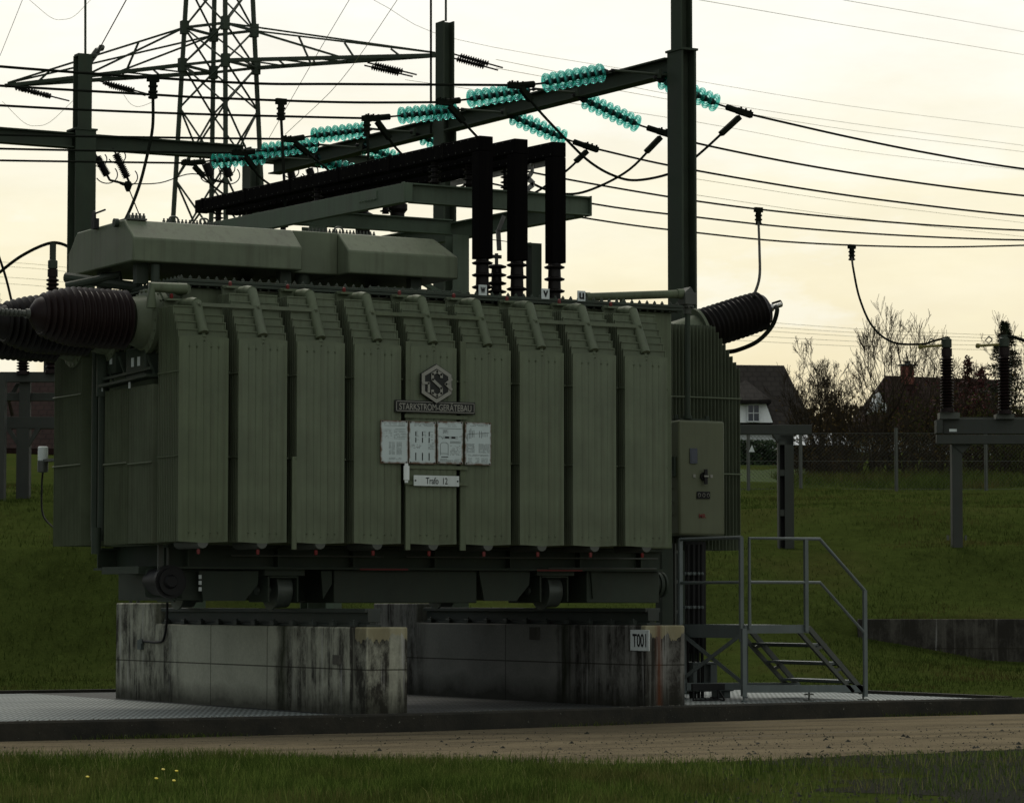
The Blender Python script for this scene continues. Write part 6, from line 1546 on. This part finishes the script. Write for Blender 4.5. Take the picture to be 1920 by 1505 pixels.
# ------------------------------------------------------------------ sky, sun, camera
w = bpy.data.worlds.new('World'); sc.world = w; w.use_nodes = True
nt = w.node_tree; bg = nt.nodes['Background']; out = nt.nodes['World Output']
SUN_EL, SUN_AZ = rad(54), math.atan2(F[0], F[1])-rad(15)       # high behind thin cloud, ahead of the camera
sky = N(nt, 'ShaderNodeTexSky', sky_type='NISHITA', sun_disc=False, sun_elevation=SUN_EL, sun_rotation=SUN_AZ)
nt.links.new(sky.outputs[0], bg.inputs['Color']); bg.inputs['Strength'].default_value = SKY_NISHITA
tc = N(nt, 'ShaderNodeTexCoord'); nrm = N(nt, 'ShaderNodeVectorMath', operation='NORMALIZE'); nt.links.new(tc.outputs['Generated'], nrm.inputs[0])
sx = N(nt, 'ShaderNodeSeparateXYZ'); nt.links.new(nrm.outputs[0], sx.inputs[0])
def lobe(vec, c0, c1, v):
    dt = N(nt, 'ShaderNodeVectorMath', operation='DOT_PRODUCT'); nt.links.new(nrm.outputs[0], dt.inputs[0]); dt.inputs[1].default_value = Vector(vec).normalized()
    m = N(nt, 'ShaderNodeMapRange', interpolation_type='SMOOTHSTEP'); nt.links.new(dt.outputs['Value'], m.inputs[0])
    m.inputs[1].default_value = c0; m.inputs[2].default_value = c1; m.inputs[4].default_value = v; return m.outputs[0]
front = lobe((F[0], F[1], .12), .55, .93, 1.0)                   # bright bank of cloud ahead
q_ = rad(158); side = lobe((F[0]*math.cos(q_)+R[0]*math.sin(q_), F[1]*math.cos(q_)+R[1]*math.sin(q_), .6), .0, .95, SIDE)   # unseen brighter lobe behind on the right, added to light the front faces
lit = mth(nt, 'ADD', mth(nt, 'MAXIMUM', front, side), SKY_LOW)
mp = N(nt, 'ShaderNodeMapping'); nt.links.new(nrm.outputs[0], mp.inputs[0]); mp.inputs['Scale'].default_value = (1, 1, 3.4)
n1 = noise(nt, mp.outputs[0], 7.0, 6, .6)
elev = mth(nt, 'ADD', sx.outputs['Z'], mth(nt, 'MULTIPLY', mth(nt, 'SUBTRACT', n1, .5), .09))
colr = ramp(nt, elev, [(.00, (.82, .66, .38)), (.06, (.90, .78, .50)), (.09, (.945, .86, .60)), (.13, (.975, .93, .745)), (.165, (1.0, .985, .89)), (.21, (1.0, 1.0, .96))])
n2 = noise(nt, mp.outputs[0], 13.0, 6, .62)
colr = mix(nt, 1.0, colr, ramp(nt, n2, [(.35, (.965, .955, .93)), (.62, (1.03, 1.03, 1.03))]), 'MULTIPLY')
n3 = noise(nt, mp.outputs[0], 4.6, 5, .6)
low = N(nt, 'ShaderNodeMapRange'); nt.links.new(sx.outputs['Z'], low.inputs[0]); low.inputs[1].default_value = .20; low.inputs[2].default_value = .10
colr = mix(nt, mth(nt, 'MULTIPLY', mth(nt, 'MULTIPLY', low.outputs[0], ramp(nt, n3, [(.46, 0.0), (.62, 1.0)])), .5), colr, (.88, .80, .60))
n4 = noise(nt, mp.outputs[0], 9.0, 7, .6)
colr = mix(nt, mth(nt, 'MULTIPLY', ramp(nt, n4, [(.52, 0.0), (.60, 1.0)]), .45), colr, (1.0, .995, .90))
colr = mix(nt, mth(nt, 'MINIMUM', mth(nt, 'ADD', front, .15), 1.0), (.95, 1.0, .98), colr)
bg2 = N(nt, 'ShaderNodeBackground'); nt.links.new(colr, bg2.inputs['Color']); nt.links.new(mth(nt, 'MINIMUM', lit, 1.03), bg2.inputs['Strength'])
cov = mth(nt, 'MINIMUM', mth(nt, 'ADD', mth(nt, 'MAXIMUM', front, mth(nt, 'MULTIPLY', side, 1.0)), .6), 1.0)
mxs = N(nt, 'ShaderNodeMixShader'); nt.links.new(cov, mxs.inputs[0]); nt.links.new(bg.outputs[0], mxs.inputs[1]); nt.links.new(bg2.outputs[0], mxs.inputs[2]); nt.links.new(mxs.outputs[0], out.inputs['Surface'])
sl = bpy.data.lights.new('sun', 'SUN'); sl.energy = SUN_E; sl.angle = rad(30); sl.color = (1, .94, .82)
so = bpy.data.objects.new('sun', sl); COL.objects.link(so)
sd = Vector((math.sin(SUN_AZ)*math.cos(SUN_EL), math.cos(SUN_AZ)*math.cos(SUN_EL), math.sin(SUN_EL)))
so.rotation_euler = sd.to_track_quat('Z', 'Y').to_euler(); so.location = (0, 0, 40)
cd = bpy.data.cameras.new('camera'); co = bpy.data.objects.new('camera', cd); COL.objects.link(co); sc.camera = co
cd.sensor_fit = 'HORIZONTAL'; cd.sensor_width = 36; cd.lens = f/1920*36; cd.clip_start = .5; cd.clip_end = 3000
co.location = CAM
fwd = Vector((F[0]*math.cos(pit), F[1]*math.cos(pit), math.sin(pit)))
co.rotation_euler = fwd.to_track_quat('-Z', 'Y').to_euler()
cd.dof.use_dof = True; cd.dof.focus_distance = 36; cd.dof.aperture_fstop = 9
sc.view_settings.view_transform = 'Standard'; sc.view_settings.look = 'None'; sc.view_settings.exposure = 0; sc.view_settings.gamma = 1
sc.cycles.max_bounces = 6; sc.cycles.transparent_max_bounces = 24
sc.cycles.caustics_reflective = False; sc.cycles.caustics_refractive = False
